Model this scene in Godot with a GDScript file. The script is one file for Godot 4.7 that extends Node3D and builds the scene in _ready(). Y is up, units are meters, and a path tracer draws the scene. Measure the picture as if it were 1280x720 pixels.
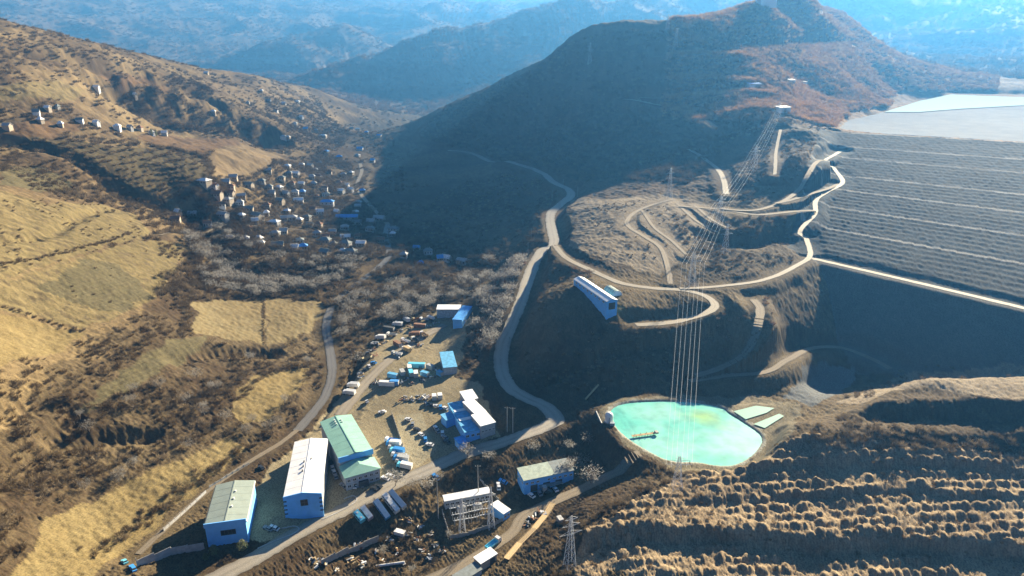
extends Node3D
# A mining valley seen from the air: polar terrain sheet, roads, plant buildings, village, dam, pond, pylons and winter scrub.

# ---------------------------------------------------------------- camera numbers (a pixel of the 1280 x 720 photograph gives a direction)
const EYE_Y := 187.0
const TILT := 20.0
const FPX := 865.0

# ---------------------------------------------------------------- terrain sheet: columns by bearing, rows by distance
const NA := 861
const AZ0 := -0.88
const DAZ := 1.76 / 860.0
const S1 := 0.0034
const S2 := 0.0055
const S3 := 0.011
var L0 := log(112.0)
var L1 := log(820.0)
var L2 := log(1700.0)
var L3 := log(9500.0)
var N1 := 0
var N2 := 0
var NR := 0
var rad := PackedFloat32Array()
var hh := PackedFloat32Array()
var rid := PackedByteArray()
var road_d := PackedFloat32Array()
var road_y := PackedFloat32Array()
var road_n := PackedFloat32Array()
var sinA := PackedFloat32Array()
var cosA := PackedFloat32Array()

var rng := RandomNumberGenerator.new()
var na := FastNoiseLite.new()
var nb := FastNoiseLite.new()
var nc := FastNoiseLite.new()
var nridge := FastNoiseLite.new()
var nfar := FastNoiseLite.new()
var counts := {}
var mats := {}


func look(u: float, v: float) -> Vector2:      # bearing and slope of the sight line through a pixel
	var xc := (u - 640.0) / FPX
	var yc := (360.0 - v) / FPX
	var t := deg_to_rad(TILT)
	var y := yc * cos(t) - sin(t)
	var f := cos(t) + yc * sin(t)
	return Vector2(atan2(xc, f), y / sqrt(xc * xc + f * f))


func row_of(r: float) -> float:
	var l := log(maxf(r, 1.0))
	if l < L1:
		return (l - L0) / S1
	if l < L2:
		return N1 + (l - L1) / S2
	return N1 + N2 + (l - L2) / S3


func ground(x: float, z: float) -> float:
	var c := clampf((atan2(x, -z) - AZ0) / DAZ, 0.0, NA - 1.001)
	var w := clampf(row_of(sqrt(x * x + z * z)), 0.0, NR - 1.001)
	var i := int(c)
	var j := int(w)
	var fc := c - i
	var fw := w - j
	var k := j * NA + i
	var a := hh[k]
	var b := hh[k + 1]
	var d := hh[k + NA]
	var e := hh[k + NA + 1]
	if fc + fw <= 1.0:                      # the same split of the quad as the mesh
		return a + (b - a) * fc + (d - a) * fw
	return e + (d - e) * (1.0 - fc) + (b - e) * (1.0 - fw)


func region_at(x: float, z: float) -> int:
	var c := clampi(roundi((atan2(x, -z) - AZ0) / DAZ), 0, NA - 1)
	var w := clampi(roundi(row_of(sqrt(x * x + z * z))), 0, NR - 1)
	return rid[w * NA + c]


func road_near(x: float, z: float) -> float:
	var c := clampi(roundi((atan2(x, -z) - AZ0) / DAZ), 0, NA - 1)
	var w := clampi(roundi(row_of(sqrt(x * x + z * z))), 0, NR - 1)
	return road_d[w * NA + c]


func hit(u: float, v: float, start := 112.0) -> Vector3:     # where the sight line through a pixel meets the ground
	var s := look(u, v)
	var c := clampf((s.x - AZ0) / DAZ, 0.0, NA - 1.001)
	var i := int(c)
	var f := c - i
	var before := 1e9
	var j0 := maxi(0, int(row_of(start)))
	for j in range(j0, NR):
		var k := j * NA + i
		var gap := EYE_Y + s.y * rad[j] - (hh[k] + (hh[k + 1] - hh[k]) * f)
		if gap <= 0.0:
			var r := rad[j]
			if j > j0:
				r = lerpf(rad[j - 1], rad[j], before / maxf(before - gap, 1e-6))
			return Vector3(sin(s.x) * r, EYE_Y + s.y * r, -cos(s.x) * r)
		before = gap
	return Vector3(sin(s.x) * 6000.0, 100.0, -cos(s.x) * 6000.0)


func at_level(u: float, v: float, y: float) -> Vector3:      # where it meets a level plane
	var s := look(u, v)
	var r := (y - EYE_Y) / s.y
	return Vector3(sin(s.x) * r, y, -cos(s.x) * r)


func at_range(u: float, v: float, r: float) -> Vector3:
	var s := look(u, v)
	return Vector3(sin(s.x) * r, EYE_Y + s.y * r, -cos(s.x) * r)


# ---------------------------------------------------------------- naming
func numbered(called: String) -> String:
	var n: int = counts.get(called, 0)
	counts[called] = n + 1
	return called if n == 0 else "%s_%03d" % [called, n]


func tag(o: Node, label: String, category: String, group := "") -> Node:
	o.set_meta("label", label)
	o.set_meta("category", category)
	if group:
		o.set_meta("group", group)
	return o


func thing(called: String, label: String, category: String, at := Vector3.ZERO, turn := 0.0, group := "") -> Node3D:
	var o := Node3D.new()
	o.name = numbered(called)
	add_child(o)
	o.position = at
	o.rotation.y = turn
	tag(o, label, category, group)
	return o


func part(called: String, mesh: Mesh, m: Material, parent: Node, xf := Transform3D()) -> MeshInstance3D:
	var o := MeshInstance3D.new()
	o.name = called
	o.mesh = mesh
	if m:
		o.material_override = m
	parent.add_child(o, true)
	o.transform = xf
	return o


func solo(called: String, mesh: Mesh, m: Material, at: Vector3, turn: float, label: String, category: String, group := "") -> MeshInstance3D:
	var o := MeshInstance3D.new()
	o.name = numbered(called)
	o.mesh = mesh
	o.material_override = m
	add_child(o)
	o.position = at
	o.rotation.y = turn
	tag(o, label, category, group)
	return o


func structure(called: String, mesh: Mesh, m: Material, kind := "structure") -> MeshInstance3D:
	var o := MeshInstance3D.new()
	o.name = numbered(called)
	o.mesh = mesh
	o.material_override = m
	o.set_meta("kind", kind)
	add_child(o)
	return o


func copy(o: Node3D, called: String, at: Vector3, turn: float, size := 1.0) -> Node3D:
	var c: Node3D = o.duplicate()
	c.name = numbered(called)
	add_child(c)
	c.transform = Transform3D(Basis(Vector3.UP, turn).scaled(Vector3.ONE * size), at)
	return c


# ---------------------------------------------------------------- materials and textures
func noise_tex(freq: float, octaves: int, lo: float, hi: float, sd: int, size := 512, kind := FastNoiseLite.TYPE_SIMPLEX_SMOOTH) -> ImageTexture:
	var n := FastNoiseLite.new()
	n.seed = sd
	n.noise_type = kind
	n.frequency = freq
	n.fractal_octaves = octaves
	var im := n.get_seamless_image(size, size)
	im.convert(Image.FORMAT_RGB8)
	var bytes := im.get_data()
	for k in bytes.size():
		bytes[k] = int(clampf(lerpf(lo, hi, bytes[k] / 255.0), 0.0, 1.0) * 255.0)
	return ImageTexture.create_from_image(Image.create_from_data(size, size, false, Image.FORMAT_RGB8, bytes))


func srgb(r: float, g: float, b: float) -> Color:
	return Color(r, g, b).linear_to_srgb()


func mat(r: float, g: float, b: float, rough := 0.85, tex: Texture2D = null, scale := 0.1, metal := 0.0) -> StandardMaterial3D:
	var m := StandardMaterial3D.new()
	m.albedo_color = srgb(r, g, b)
	m.roughness = rough
	m.metallic = metal
	if tex:
		m.albedo_texture = tex
		m.uv1_triplanar = true
		m.uv1_world_triplanar = true
		m.uv1_scale = Vector3.ONE * scale
	return m


# ---------------------------------------------------------------- shapes
func st_new() -> SurfaceTool:
	var st := SurfaceTool.new()
	st.begin(Mesh.PRIMITIVE_TRIANGLES)
	st.set_smooth_group(-1)
	return st


func tri(st: SurfaceTool, a: Vector3, b: Vector3, c: Vector3) -> void:
	st.add_vertex(a)
	st.add_vertex(b)
	st.add_vertex(c)


func quad(st: SurfaceTool, a: Vector3, b: Vector3, c: Vector3, d: Vector3) -> void:
	tri(st, a, b, c)
	tri(st, a, c, d)


func done(st: SurfaceTool) -> ArrayMesh:
	st.generate_normals()
	return st.commit()


func hexa(st: SurfaceTool, p: Array) -> void:          # eight corners: bottom 0-3 round, top 4-7 above them
	for f in [[0, 1, 2, 3], [7, 6, 5, 4], [0, 4, 5, 1], [1, 5, 6, 2], [2, 6, 7, 3], [3, 7, 4, 0]]:
		quad(st, p[f[0]], p[f[1]], p[f[2]], p[f[3]])


func box(st: SurfaceTool, c: Vector3, s: Vector3, turn := 0.0) -> void:
	var p := []
	for y in [-0.5, 0.5]:
		for q in [[-0.5, -0.5], [-0.5, 0.5], [0.5, 0.5], [0.5, -0.5]]:
			p.append(c + Vector3(q[0] * s.x, y * s.y, q[1] * s.z).rotated(Vector3.UP, turn))
	hexa(st, p)


func box_mesh(c: Vector3, s: Vector3, turn := 0.0) -> ArrayMesh:
	var st := st_new()
	box(st, c, s, turn)
	return done(st)


func bar(st: SurfaceTool, a: Vector3, b: Vector3, ra: float, rb := -1.0, sides := 5) -> void:
	if rb < 0.0:
		rb = ra
	var d := (b - a).normalized()
	var x := d.cross(Vector3.RIGHT if absf(d.x) < 0.8 else Vector3.UP).normalized()
	var y := d.cross(x)
	for k in sides:
		var t0 := TAU * k / sides
		var t1 := TAU * (k + 1) / sides
		var p := x * cos(t0) + y * sin(t0)
		var q := x * cos(t1) + y * sin(t1)
		quad(st, a + p * ra, a + q * ra, b + q * rb, b + p * rb)
		tri(st, b, b + p * rb, b + q * rb)


func lathe(profile: Array, sides := 20) -> ArrayMesh:      # profile of Vector2(radius, height), upwards
	var st := SurfaceTool.new()
	st.begin(Mesh.PRIMITIVE_TRIANGLES)
	for k in sides:
		var t0 := TAU * k / sides
		var t1 := TAU * (k + 1) / sides
		for i in profile.size() - 1:
			var p: Vector2 = profile[i]
			var q: Vector2 = profile[i + 1]
			quad(st, Vector3(cos(t0) * p.x, p.y, sin(t0) * p.x), Vector3(cos(t1) * p.x, p.y, sin(t1) * p.x), Vector3(cos(t1) * q.x, q.y, sin(t1) * q.x), Vector3(cos(t0) * q.x, q.y, sin(t0) * q.x))
	return done(st)


func spline(p: Array, step: float) -> PackedVector3Array:     # Catmull-Rom through points on the ground plan
	var out := PackedVector3Array()
	for i in p.size() - 1:
		var a: Vector3 = p[maxi(i - 1, 0)]
		var b: Vector3 = p[i]
		var c: Vector3 = p[i + 1]
		var d: Vector3 = p[mini(i + 2, p.size() - 1)]
		var n := maxi(1, int(ceil(Vector2(b.x - c.x, b.z - c.z).length() / step)))
		for k in n:
			var t := float(k) / n
			out.append(0.5 * ((2.0 * b) + (c - a) * t + (2.0 * a - 5.0 * b + 4.0 * c - d) * t * t + (3.0 * b - a - 3.0 * c + d) * t * t * t))
	out.append(p[p.size() - 1])
	return out


# ---------------------------------------------------------------- terrain
# heights of the land where pixels of the photograph meet it: u, v, metres above the plant yard
const LAND := [
	# near edge
	[0, 860, 8], [300, 860, -4], [640, 860, -6], [960, 860, 4], [1280, 860, 6], [0, 720, 12], [150, 715, 3], [270, 715, 0], [420, 712, -7], [520, 712, -7], [600, 715, -3], [660, 705, 0], [712, 708, 6],
	[760, 715, 9], [900, 720, 10], [1090, 720, 10], [1280, 720, 10], [440, 680, -7], [500, 660, -6.5],
	# plant yard and the junk ground below the road
	[280, 690, 0], [360, 650, 0], [440, 605, 0], [480, 560, 0.5], [540, 540, 1.5], [600, 545, 3], [570, 470, 4], [480, 450, 3], [560, 400, 6], [600, 355, 8], [520, 600, 0.5], [600, 570, 3],
	[560, 650, -5], [620, 655, -3], [640, 620, -3], [690, 612, -2], [600, 690, -3], [650, 670, -1], [560, 600, -3],
	# stream and valley road on the left of the plant
	[345, 548, -2], [375, 530, -3], [400, 500, -2.5], [415, 450, -1], [420, 420, 0], [445, 370, 4], [485, 310, 8], [500, 400, 2], [530, 350, 5], [220, 640, -2], [150, 690, 0], [300, 580, -2],
	# left meadow and slope
	[120, 650, 4], [30, 690, 11], [200, 590, 4], [100, 560, 13], [0, 580, 22], [200, 490, 15], [300, 470, 6], [340, 490, 3], [100, 470, 28], [0, 480, 38], [300, 400, 11], [390, 400, 5], [250, 400, 17],
	[180, 420, 27], [60, 420, 37], [60, 330, 57], [200, 330, 36], [230, 300, 36], [0, 330, 64], [100, 280, 62], [190, 290, 45], [0, 250, 82], [60, 250, 75], [140, 250, 58],
	# gully with dark trees, vineyard terraces, upper slope
	[280, 345, 16], [250, 270, 36], [340, 345, 10], [100, 200, 86], [200, 215, 70], [260, 222, 62], [300, 190, 68], [0, 185, 97], [340, 200, 55], [160, 175, 88], [60, 165, 104],
	[200, 150, 92], [320, 172, 58], [0, 130, 128], [60, 130, 125], [400, 172, 30],
	# village
	[300, 245, 42], [430, 230, 14], [400, 300, 8], [330, 290, 20], [480, 290, 5], [450, 205, 16], [390, 195, 32], [470, 250, 8], [360, 240, 30],
	# shaded valley
	[520, 240, 9], [600, 250, 12], [560, 300, 6], [640, 265, 16], [500, 190, 16], [540, 195, 20], [600, 310, 8], [620, 340, 9], [640, 300, 18], [690, 365, 38], [680, 410, 27],
	# road spur, warehouse shelf, slopes below it
	[690, 265, 36], [715, 240, 39], [680, 222, 37], [690, 305, 34], [700, 335, 37], [672, 330, 28], [652, 380, 19], [630, 430, 9], [625, 465, 7], [645, 495, 7], [690, 520, 8], [760, 390, 38], [790, 395, 37],
	[730, 345, 40], [700, 400, 32], [660, 445, 12], [720, 450, 20], [770, 455, 20], [850, 380, 38], [885, 385, 38], [830, 355, 41], [770, 300, 48], [850, 435, 23], [910, 420, 28], [950, 400, 38],
	[760, 490, 10], [860, 492, 12], [930, 470, 14], [700, 490, 8], [760, 260, 52], [830, 245, 57], [830, 310, 48], [900, 310, 48], [960, 285, 57], [1000, 265, 63], [950, 350, 45], [900, 355, 42],
	[1012, 330, 45], [990, 300, 50],
	# dam foot, pond, banks
	[985, 420, 24], [1010, 475, 6], [1050, 470, 6], [1120, 440, 7], [1250, 430, 8], [780, 510, 12], [900, 508, 12], [945, 550, 12], [900, 580, 12], [830, 570, 12], [965, 520, 12], [770, 530, 12], [745, 510, 11],
	[742, 566, 2], [762, 568, 4], [715, 560, 2], [800, 585, 9], [848, 605, 10], [760, 640, 7], [720, 700, 6], [700, 650, 1], [790, 610, 8],
	# spoil terraces: without their banks
	[900, 690, 10], [1000, 640, 10], [1280, 650, 11], [1000, 580, 13], [1280, 590, 12], [1000, 548, 16], [1120, 548, 17], [1280, 553, 19], [1060, 500, 15], [1280, 500, 22], [1150, 490, 21],
	# the hill side beside the dam
	[900, 255, 60], [1000, 235, 72], [1030, 225, 78], [1045, 190, 91], [940, 200, 78], [1010, 195, 92], [720, 205, 44], [620, 205, 27],
]
# far points: u, v, metres from the camera
const FAR := [
	[200, 120, 985], [330, 152, 1060], [0, 26, 1150], [100, 50, 1200], [200, 74, 1300], [260, 90, 1350], [330, 100, 1450], [390, 113, 1600], [430, 130, 1700], [380, 140, 1300], [280, 120, 1150], [100, 90, 960],
	[440, 160, 1400], [480, 168, 1380],
	[512, 160, 1350], [560, 130, 1250], [640, 95, 1170], [700, 62, 1090], [740, 44, 1050], [795, 49, 1000], [850, 37, 1000], [900, 25, 1040], [950, 6, 1130], [1000, -12, 1330], [1050, 18, 1600], [1100, 58, 1600], [1150, 86, 1560],
	[650, 165, 1060], [700, 150, 1000], [750, 130, 950], [850, 200, 720], [850, 120, 890], [800, 160, 850], [950, 85, 960], [1000, 100, 1050], [920, 150, 780], [970, 142, 790], [1005, 150, 800], [1060, 60, 1350], [1080, 112, 1230],
	[1035, 140, 930], [1120, 115, 1380], [1060, 148, 880],
]
# plain points: bearing in degrees, distance, height
const PLAIN := [
	[-1, 1340, 75], [3.7, 1270, 115], [6, 1220, 135], [9.4, 1170, 150], [12.6, 1180, 155], [15.5, 1230, 165], [-50, 130, 20], [50, 130, 15], [0, 115, -6], [-50, 260, 45], [-50, 420, 95], [-50, 700, 150], [-50, 1100, 215], [50, 300, 20], [50, 420, 40], [47, 560, 75], [50, 800, 120], [44, 1100, 120], [36, 1000, 88], [33, 1250, 88], [40, 1400, 100],
	[29, 950, 88], [34, 860, 88], [31, 1120, 88],
	[-38, 1700, 120], [-28, 1800, 90], [-20, 1900, 60], [-12, 1900, 30], [-9, 1600, 22], [-6, 1750, 22], [-4, 1600, 15], [0, 1700, 60], [6, 1800, 90], [14, 1900, 140], [22, 2000, 130], [30, 1900, 110], [38, 2000, 140], [-16, 2300, 40], [-30, 2500, 90],
	[-48, 2400, 200], [-48, 4500, 500], [-35, 4800, 480], [-22, 5000, 430], [-10, 5200, 400], [0, 5200, 390], [10, 5000, 420], [20, 4500, 520], [30, 4200, 500], [45, 4200, 500], [-40, 8000, 420], [-10, 8000, 400], [20, 8000, 420], [48, 8000, 420],
	[-20, 3000, 80], [-8, 2900, 90], [4, 3200, 150], [16, 2900, 170], [26, 2700, 180], [36, 2800, 220],
]
# crests of the ranges behind: points u, v, distance; then the fall of their flanks
const CRESTS := [
	[[[258, 84, 2750], [300, 72, 2800], [360, 52, 2900], [431, 37, 3000], [475, 55, 3000], [520, 85, 2900]], 0.5],
	[[[262, 82, 3300], [225, 49, 3500], [180, 22, 3750], [105, 6, 4000], [30, -25, 4400]], 0.62],
	[[[352, 58, 3500], [285, 30, 3800], [210, 10, 4200], [120, -8, 4600]], 0.62],
	[[[397, 45, 3800], [311, 8, 4300], [230, -12, 4800]], 0.62],
	[[[430, 30, 4200], [400, 14, 4500], [330, -15, 5000]], 0.62],
	[[[470, 48, 3600], [520, 22, 3900], [562, -2, 4300]], 0.62],
	[[[350, 112, 2000], [400, 92, 2100], [475, 75, 2200], [561, 41, 2300], [610, 36, 2350], [632, 19, 2400], [685, 6, 2500], [775, 4, 2600], [860, 4, 2800], [930, -8, 3000]], 0.45],
		[[[1195, 108, 2250], [1240, 99, 2350], [1300, 90, 2500], [1400, 70, 2600]], 0.4],
	[[[1090, -30, 3300], [1180, -20, 3600], [1300, -50, 4000]], 0.4],
]
var dam_a := Vector2()
var dam_b := Vector2()
var dam_c := Vector2()
var dam_d := Vector2()
var dam_e := Vector2()


func flat(p: Vector3) -> Vector2:
	return Vector2(p.x, p.z)


func side(p: Vector2, a: Vector2, b: Vector2) -> float:       # signed distance from the line a-b
	var d := (b - a).normalized()
	return (p.x - a.x) * d.y - (p.y - a.y) * d.x


func edge_table(points: Array, level: float) -> PackedFloat32Array:     # distance of a bank's foot for every column
	var out := PackedFloat32Array()
	out.resize(NA)
	var az := []
	var r := []
	for p in points:
		var w := at_level(p[0], p[1], level)
		az.append(atan2(w.x, -w.z))
		r.append(Vector2(w.x, w.z).length())
	for i in NA:
		var a := AZ0 + DAZ * i
		var k := 0
		while k < az.size() - 2 and a > az[k + 1]:
			k += 1
		out[i] = lerpf(r[k], r[k + 1], clampf((a - az[k]) / (az[k + 1] - az[k]), -0.4, 3.0))
	return out


func make_land() -> void:
	N1 = int((L1 - L0) / S1)
	L1 = L0 + N1 * S1
	N2 = int((L2 - L1) / S2)
	L2 = L1 + N2 * S2
	NR = N1 + N2 + int((L3 - L2) / S3)
	rad.resize(NR)
	for j in NR:
		var l := L0 + S1 * j
		if j > N1 + N2:
			l = L2 + S3 * (j - N1 - N2)
		elif j > N1:
			l = L1 + S2 * (j - N1)
		rad[j] = exp(l)
	sinA.resize(NA)
	cosA.resize(NA)
	for i in NA:
		sinA[i] = sin(AZ0 + DAZ * i)
		cosA[i] = cos(AZ0 + DAZ * i)
	# --- smooth surface through the known points, in bearing and log distance
	var px := PackedFloat64Array()
	var py := PackedFloat64Array()
	var ph := PackedFloat64Array()
	for p in LAND:
		var s := look(p[0], p[1])
		px.append(s.x)
		py.append(log((p[2] - EYE_Y) / s.y))
		ph.append(p[2])
	for p in FAR:
		var s := look(p[0], p[1])
		px.append(s.x)
		py.append(log(float(p[2])))
		ph.append(EYE_Y + s.y * p[2])
	for p in PLAIN:
		px.append(deg_to_rad(p[0]))
		py.append(log(float(p[1])))
		ph.append(p[2])
	var n := px.size()
	var mean := 0.0
	for k in n:
		mean += ph[k] / n
	const SOFT := 0.0009
	var rows := []
	for i in n:
		var row := PackedFloat64Array()
		row.resize(n + 1)
		for k in n:
			var dx := px[i] - px[k]
			var dy := py[i] - py[k]
			row[k] = sqrt(dx * dx + dy * dy + SOFT)
		row[n] = ph[i] - mean
		rows.append(row)
	for i in n:
		var best := i
		for k in range(i, n):
			if absf(rows[k][i]) > absf(rows[best][i]):
				best = k
		var t = rows[i]
		rows[i] = rows[best]
		rows[best] = t
		var top: PackedFloat64Array = rows[i]
		for k in range(i + 1, n):
			var row: PackedFloat64Array = rows[k]
			var f := row[i] / top[i]
			if absf(f) > 1e-12:
				for c in range(i, n + 1):
					row[c] -= f * top[c]
				rows[k] = row
	var wt := PackedFloat64Array()
	wt.resize(n)
	for i in range(n - 1, -1, -1):
		var row: PackedFloat64Array = rows[i]
		var s := row[n]
		for c in range(i + 1, n):
			s -= row[c] * wt[c]
		wt[i] = s / row[i]
	# --- evaluate coarsely, then refine with cubic steps along columns and rows
	var CA := 98
	var ca := 1.76 / (CA - 3)
	var CR := 190
	var cr := (L3 + 0.03 - L0) / (CR - 3)
	var coarse := []
	for j in CR:
		var row := PackedFloat32Array()
		row.resize(CA)
		var y := L0 + (j - 1) * cr
		for i in CA:
			var x := AZ0 + (i - 1) * ca
			var s := mean
			for k in n:
				var dx := x - px[k]
				var dy := y - py[k]
				s += wt[k] * sqrt(dx * dx + dy * dy + SOFT)
			row[i] = s
		var wide := PackedFloat32Array()
		wide.resize(NA)
		for i in NA:
			var f := 1.0 + i * DAZ / ca
			var k := mini(int(f), CA - 3)
			wide[i] = cubic_interpolate(row[k], row[k + 1], row[k - 1], row[k + 2], f - k)
		coarse.append(wide)
	hh.resize(NR * NA)
	for j in NR:
		var f := 1.0 + (log(rad[j]) - L0) / cr
		var k := mini(int(f), CR - 3)
		var t := f - k
		var p0: PackedFloat32Array = coarse[k - 1]
		var p1: PackedFloat32Array = coarse[k]
		var p2: PackedFloat32Array = coarse[k + 1]
		var p3: PackedFloat32Array = coarse[k + 2]
		for i in NA:
			hh[j * NA + i] = cubic_interpolate(p1[i], p2[i], p0[i], p3[i], t)
	rid.resize(NR * NA)
	road_d.resize(NR * NA)
	road_d.fill(1e6)
	road_y.resize(NR * NA)
	road_n.resize(NR * NA)
	road_n.fill(1e9)


func shape_land() -> void:
	# --- banks: foot line, rise, run, where it ends again behind, fading at both sides (in pixels across)
	var banks := [
		[[[725, 676], [843, 674], [890, 677], [1025, 691], [1280, 698]], 4.6, 4.5, 722.0],
		[[[860, 640], [1060, 634], [1280, 640]], 1.6, 3.5, 850.0],
		[[[930, 610], [1100, 606], [1280, 611]], 2.6, 5.0, 915.0],
		[[[955, 590], [1100, 584], [1280, 583]], 1.6, 3.5, 940.0],
	]
	var ends := edge_table([[720, 640], [800, 622], [860, 596], [940, 570], [1000, 556], [1100, 557], [1280, 566]], 20.0)
	for b in banks:
		var foot := edge_table(b[0], 11.0)
		var left := look(b[3], 650.0).x
		for i in range(clampi(int((left - 0.02 - AZ0) / DAZ), 0, NA - 1), NA):
			var a := AZ0 + i * DAZ
			var gain: float = b[1] * smoothstep(left - 0.02, left + 0.015, a)
			for j in range(maxi(0, int(row_of(foot[i])) - 8), int(row_of(ends[i] + 40.0))):
				var r := rad[j]
				var wob := 1.6 * na.get_noise_2d(sinA[i] * r * 3.0, cosA[i] * r * 3.0) + 0.9 * nb.get_noise_2d(sinA[i] * r * 2.0, cosA[i] * r * 2.0)
				hh[j * NA + i] += gain * smoothstep(foot[i] - 1.0, foot[i] + b[2], r + wob) * (1.0 - smoothstep(ends[i], ends[i] + 38.0, r))
	var ridge_foot := edge_table([[1035, 530], [1080, 538], [1150, 541], [1210, 540], [1280, 546]], 19.0)
	var ridge_end := edge_table([[1035, 505], [1080, 497], [1130, 476], [1200, 470], [1280, 462]], 33.0)
	var rl := look(1050.0, 520.0).x
	for i in range(clampi(int((rl - 0.05 - AZ0) / DAZ), 0, NA - 1), NA):
		var a := AZ0 + i * DAZ
		var gain := 9.0 * smoothstep(rl - 0.05, rl + 0.06, a)
		for j in range(int(row_of(ridge_foot[i])) - 6, int(row_of(ridge_end[i] + 45.0))):
			var r := rad[j]
			var wob := 5.0 * na.get_noise_2d(sinA[i] * r * 1.5, cosA[i] * r * 1.5)
			hh[j * NA + i] += gain * smoothstep(ridge_foot[i] - 1.0, ridge_foot[i] + 14.0, r + wob) * (1.0 - smoothstep(ridge_end[i], ridge_end[i] + 34.0, r))
	# --- dam
	dam_a = flat(at_level(1047, 165, 97.0))
	dam_b = flat(at_level(1280, 178, 97.0))
	dam_c = flat(at_level(1013, 323, 45.0))
	dam_d = flat(at_level(1280, 385, 45.0))
	dam_e = flat(at_level(985, 468, 5.0))
	# --- far crests
	var segs := []
	for c in CRESTS:
		var p: Array = c[0]
		for k in p.size() - 1:
			var a := at_range(p[k][0], p[k][1], p[k][2])
			var b := at_range(p[k + 1][0], p[k + 1][1], p[k + 1][2])
			segs.append([flat(a), flat(b), a.y, b.y, c[1]])
	var jd0 := int(row_of(380.0))
	var jd1 := int(row_of(980.0))
	var jf := int(row_of(1180.0))
	for j in NR:
		var r := rad[j]
		var hills := smoothstep(420.0, 900.0, r)
		var far := smoothstep(1300.0, 2600.0, r)
		for i in NA:
			var k := j * NA + i
			var x := sinA[i] * r
			var z := -cosA[i] * r
			var h := hh[k]
			var p := Vector2(x, z)
			if j >= jf:
				var best := h
				var wav := 1.0 + 0.2 * nridge.get_noise_2d(x * 0.5, z * 0.5)
				for s in segs:
					var a: Vector2 = s[0]
					var ab: Vector2 = s[1] - a
					var t := clampf((p - a).dot(ab) / ab.length_squared(), 0.0, 1.0)
					var q := a + ab * t
					var d := p.distance_to(q)
					if d < 1400.0:
						var y: float = lerpf(s[2], s[3], t) - s[4] * wav * (sqrt(d * d + 900.0) - 30.0)
						if y > best:
							best = y
				h = best
			var rough := 0.5 * na.get_noise_2d(x * 2.4, z * 2.4) + 0.28 * nb.get_noise_2d(x * 3.0, z * 3.0)
			h += rough * (1.5 + 1.0 * hills)
			if hills > 0.0:
				h += hills * (3.5 * nridge.get_noise_2d(x * 1.6, z * 1.6) + 2.0 * na.get_noise_2d(x * 0.8, z * 0.8)) * smoothstep(15.0, 60.0, h)
			if far > 0.0:
				h += far * (34.0 * nfar.get_noise_2d(x, z) + 1.0 * nridge.get_noise_2d(x * 1.1 + 900.0, z * 1.1))
			if j >= jd0 and j <= jd1 and x > 90.0:
				var up := side(p, dam_a, dam_b)              # positive towards the reservoir
				var dn := -side(p, dam_c, dam_d)             # positive below the lower road
				var lft := maxf(side(p, dam_c, dam_a), side(p, dam_e, dam_c)) if z > dam_c.y else side(p, dam_c, dam_a)
				if z > dam_c.y:
					lft = side(p, dam_e, dam_c)
				var m := smoothstep(16.0, -4.0, lft)
				if m > 0.0:
					var y := 0.0
					if dn > 0.0:
						y = 45.0 - maxf(0.0, dn - 4.0) * 0.6 + 0.8 * na.get_noise_2d(x, z)
					elif up < 0.0:
						var t := -up / (-up - dn)
						var s := t * 44.0 + 0.35 * na.get_noise_2d(x * 0.5, z * 0.5)
						var f := s - floorf(s)
						y = 97.0 - 52.0 * (floorf(s) + lerpf(f, smoothstep(0.3, 1.0, f), 0.75 + 0.4 * na.get_noise_2d(x * 0.7 + 50.0, z * 0.7))) / 44.0 + 0.25 * nb.get_noise_2d(x * 2.0, z * 2.0)
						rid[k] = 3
					else:
						y = 97.0 if up < 5.0 else 94.6
					if dn > 0.0:
						if y > h - 1.0:
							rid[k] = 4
						y = maxf(y, h)
					h = lerpf(h, y, m) if dn > 0.0 or up < 6.0 else h
			hh[k] = h


# gullies: line in the photograph, half width and depth in metres
const GULLIES := [
	[[[130, 106], [200, 130], [260, 148], [335, 170]], 26.0, 24.0], [[[190, 98], [235, 110], [266, 124]], 22.0, 16.0], [[[0, 176], [60, 184], [112, 208], [150, 240], [225, 264]], 10.0, 8.0],
	[[[240, 262], [262, 300], [292, 336], [345, 346], [410, 345]], 13.0, 9.0], [[[222, 448], [270, 438], [340, 440]], 7.0, 5.5], [[[0, 604], [60, 566], [112, 548], [180, 545]], 6.0, 4.5], [[[448, 446], [428, 486], [400, 524], [376, 542]], 5.0, 5.0],
	[[[0, 520], [60, 505], [90, 520], [60, 548]], 5.0, 4.0], [[[40, 66], [120, 82], [180, 92]], 16.0, 9.0], [[[0, 300], [60, 292], [130, 262]], 5.0, 3.0], [[[480, 335], [540, 330], [600, 338]], 9.0, 6.0],
	[[[655, 480], [700, 470], [760, 440], [830, 428]], 5.0, 4.0], [[[880, 290], [940, 300], [985, 290]], 9.0, 7.0],
]


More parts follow.
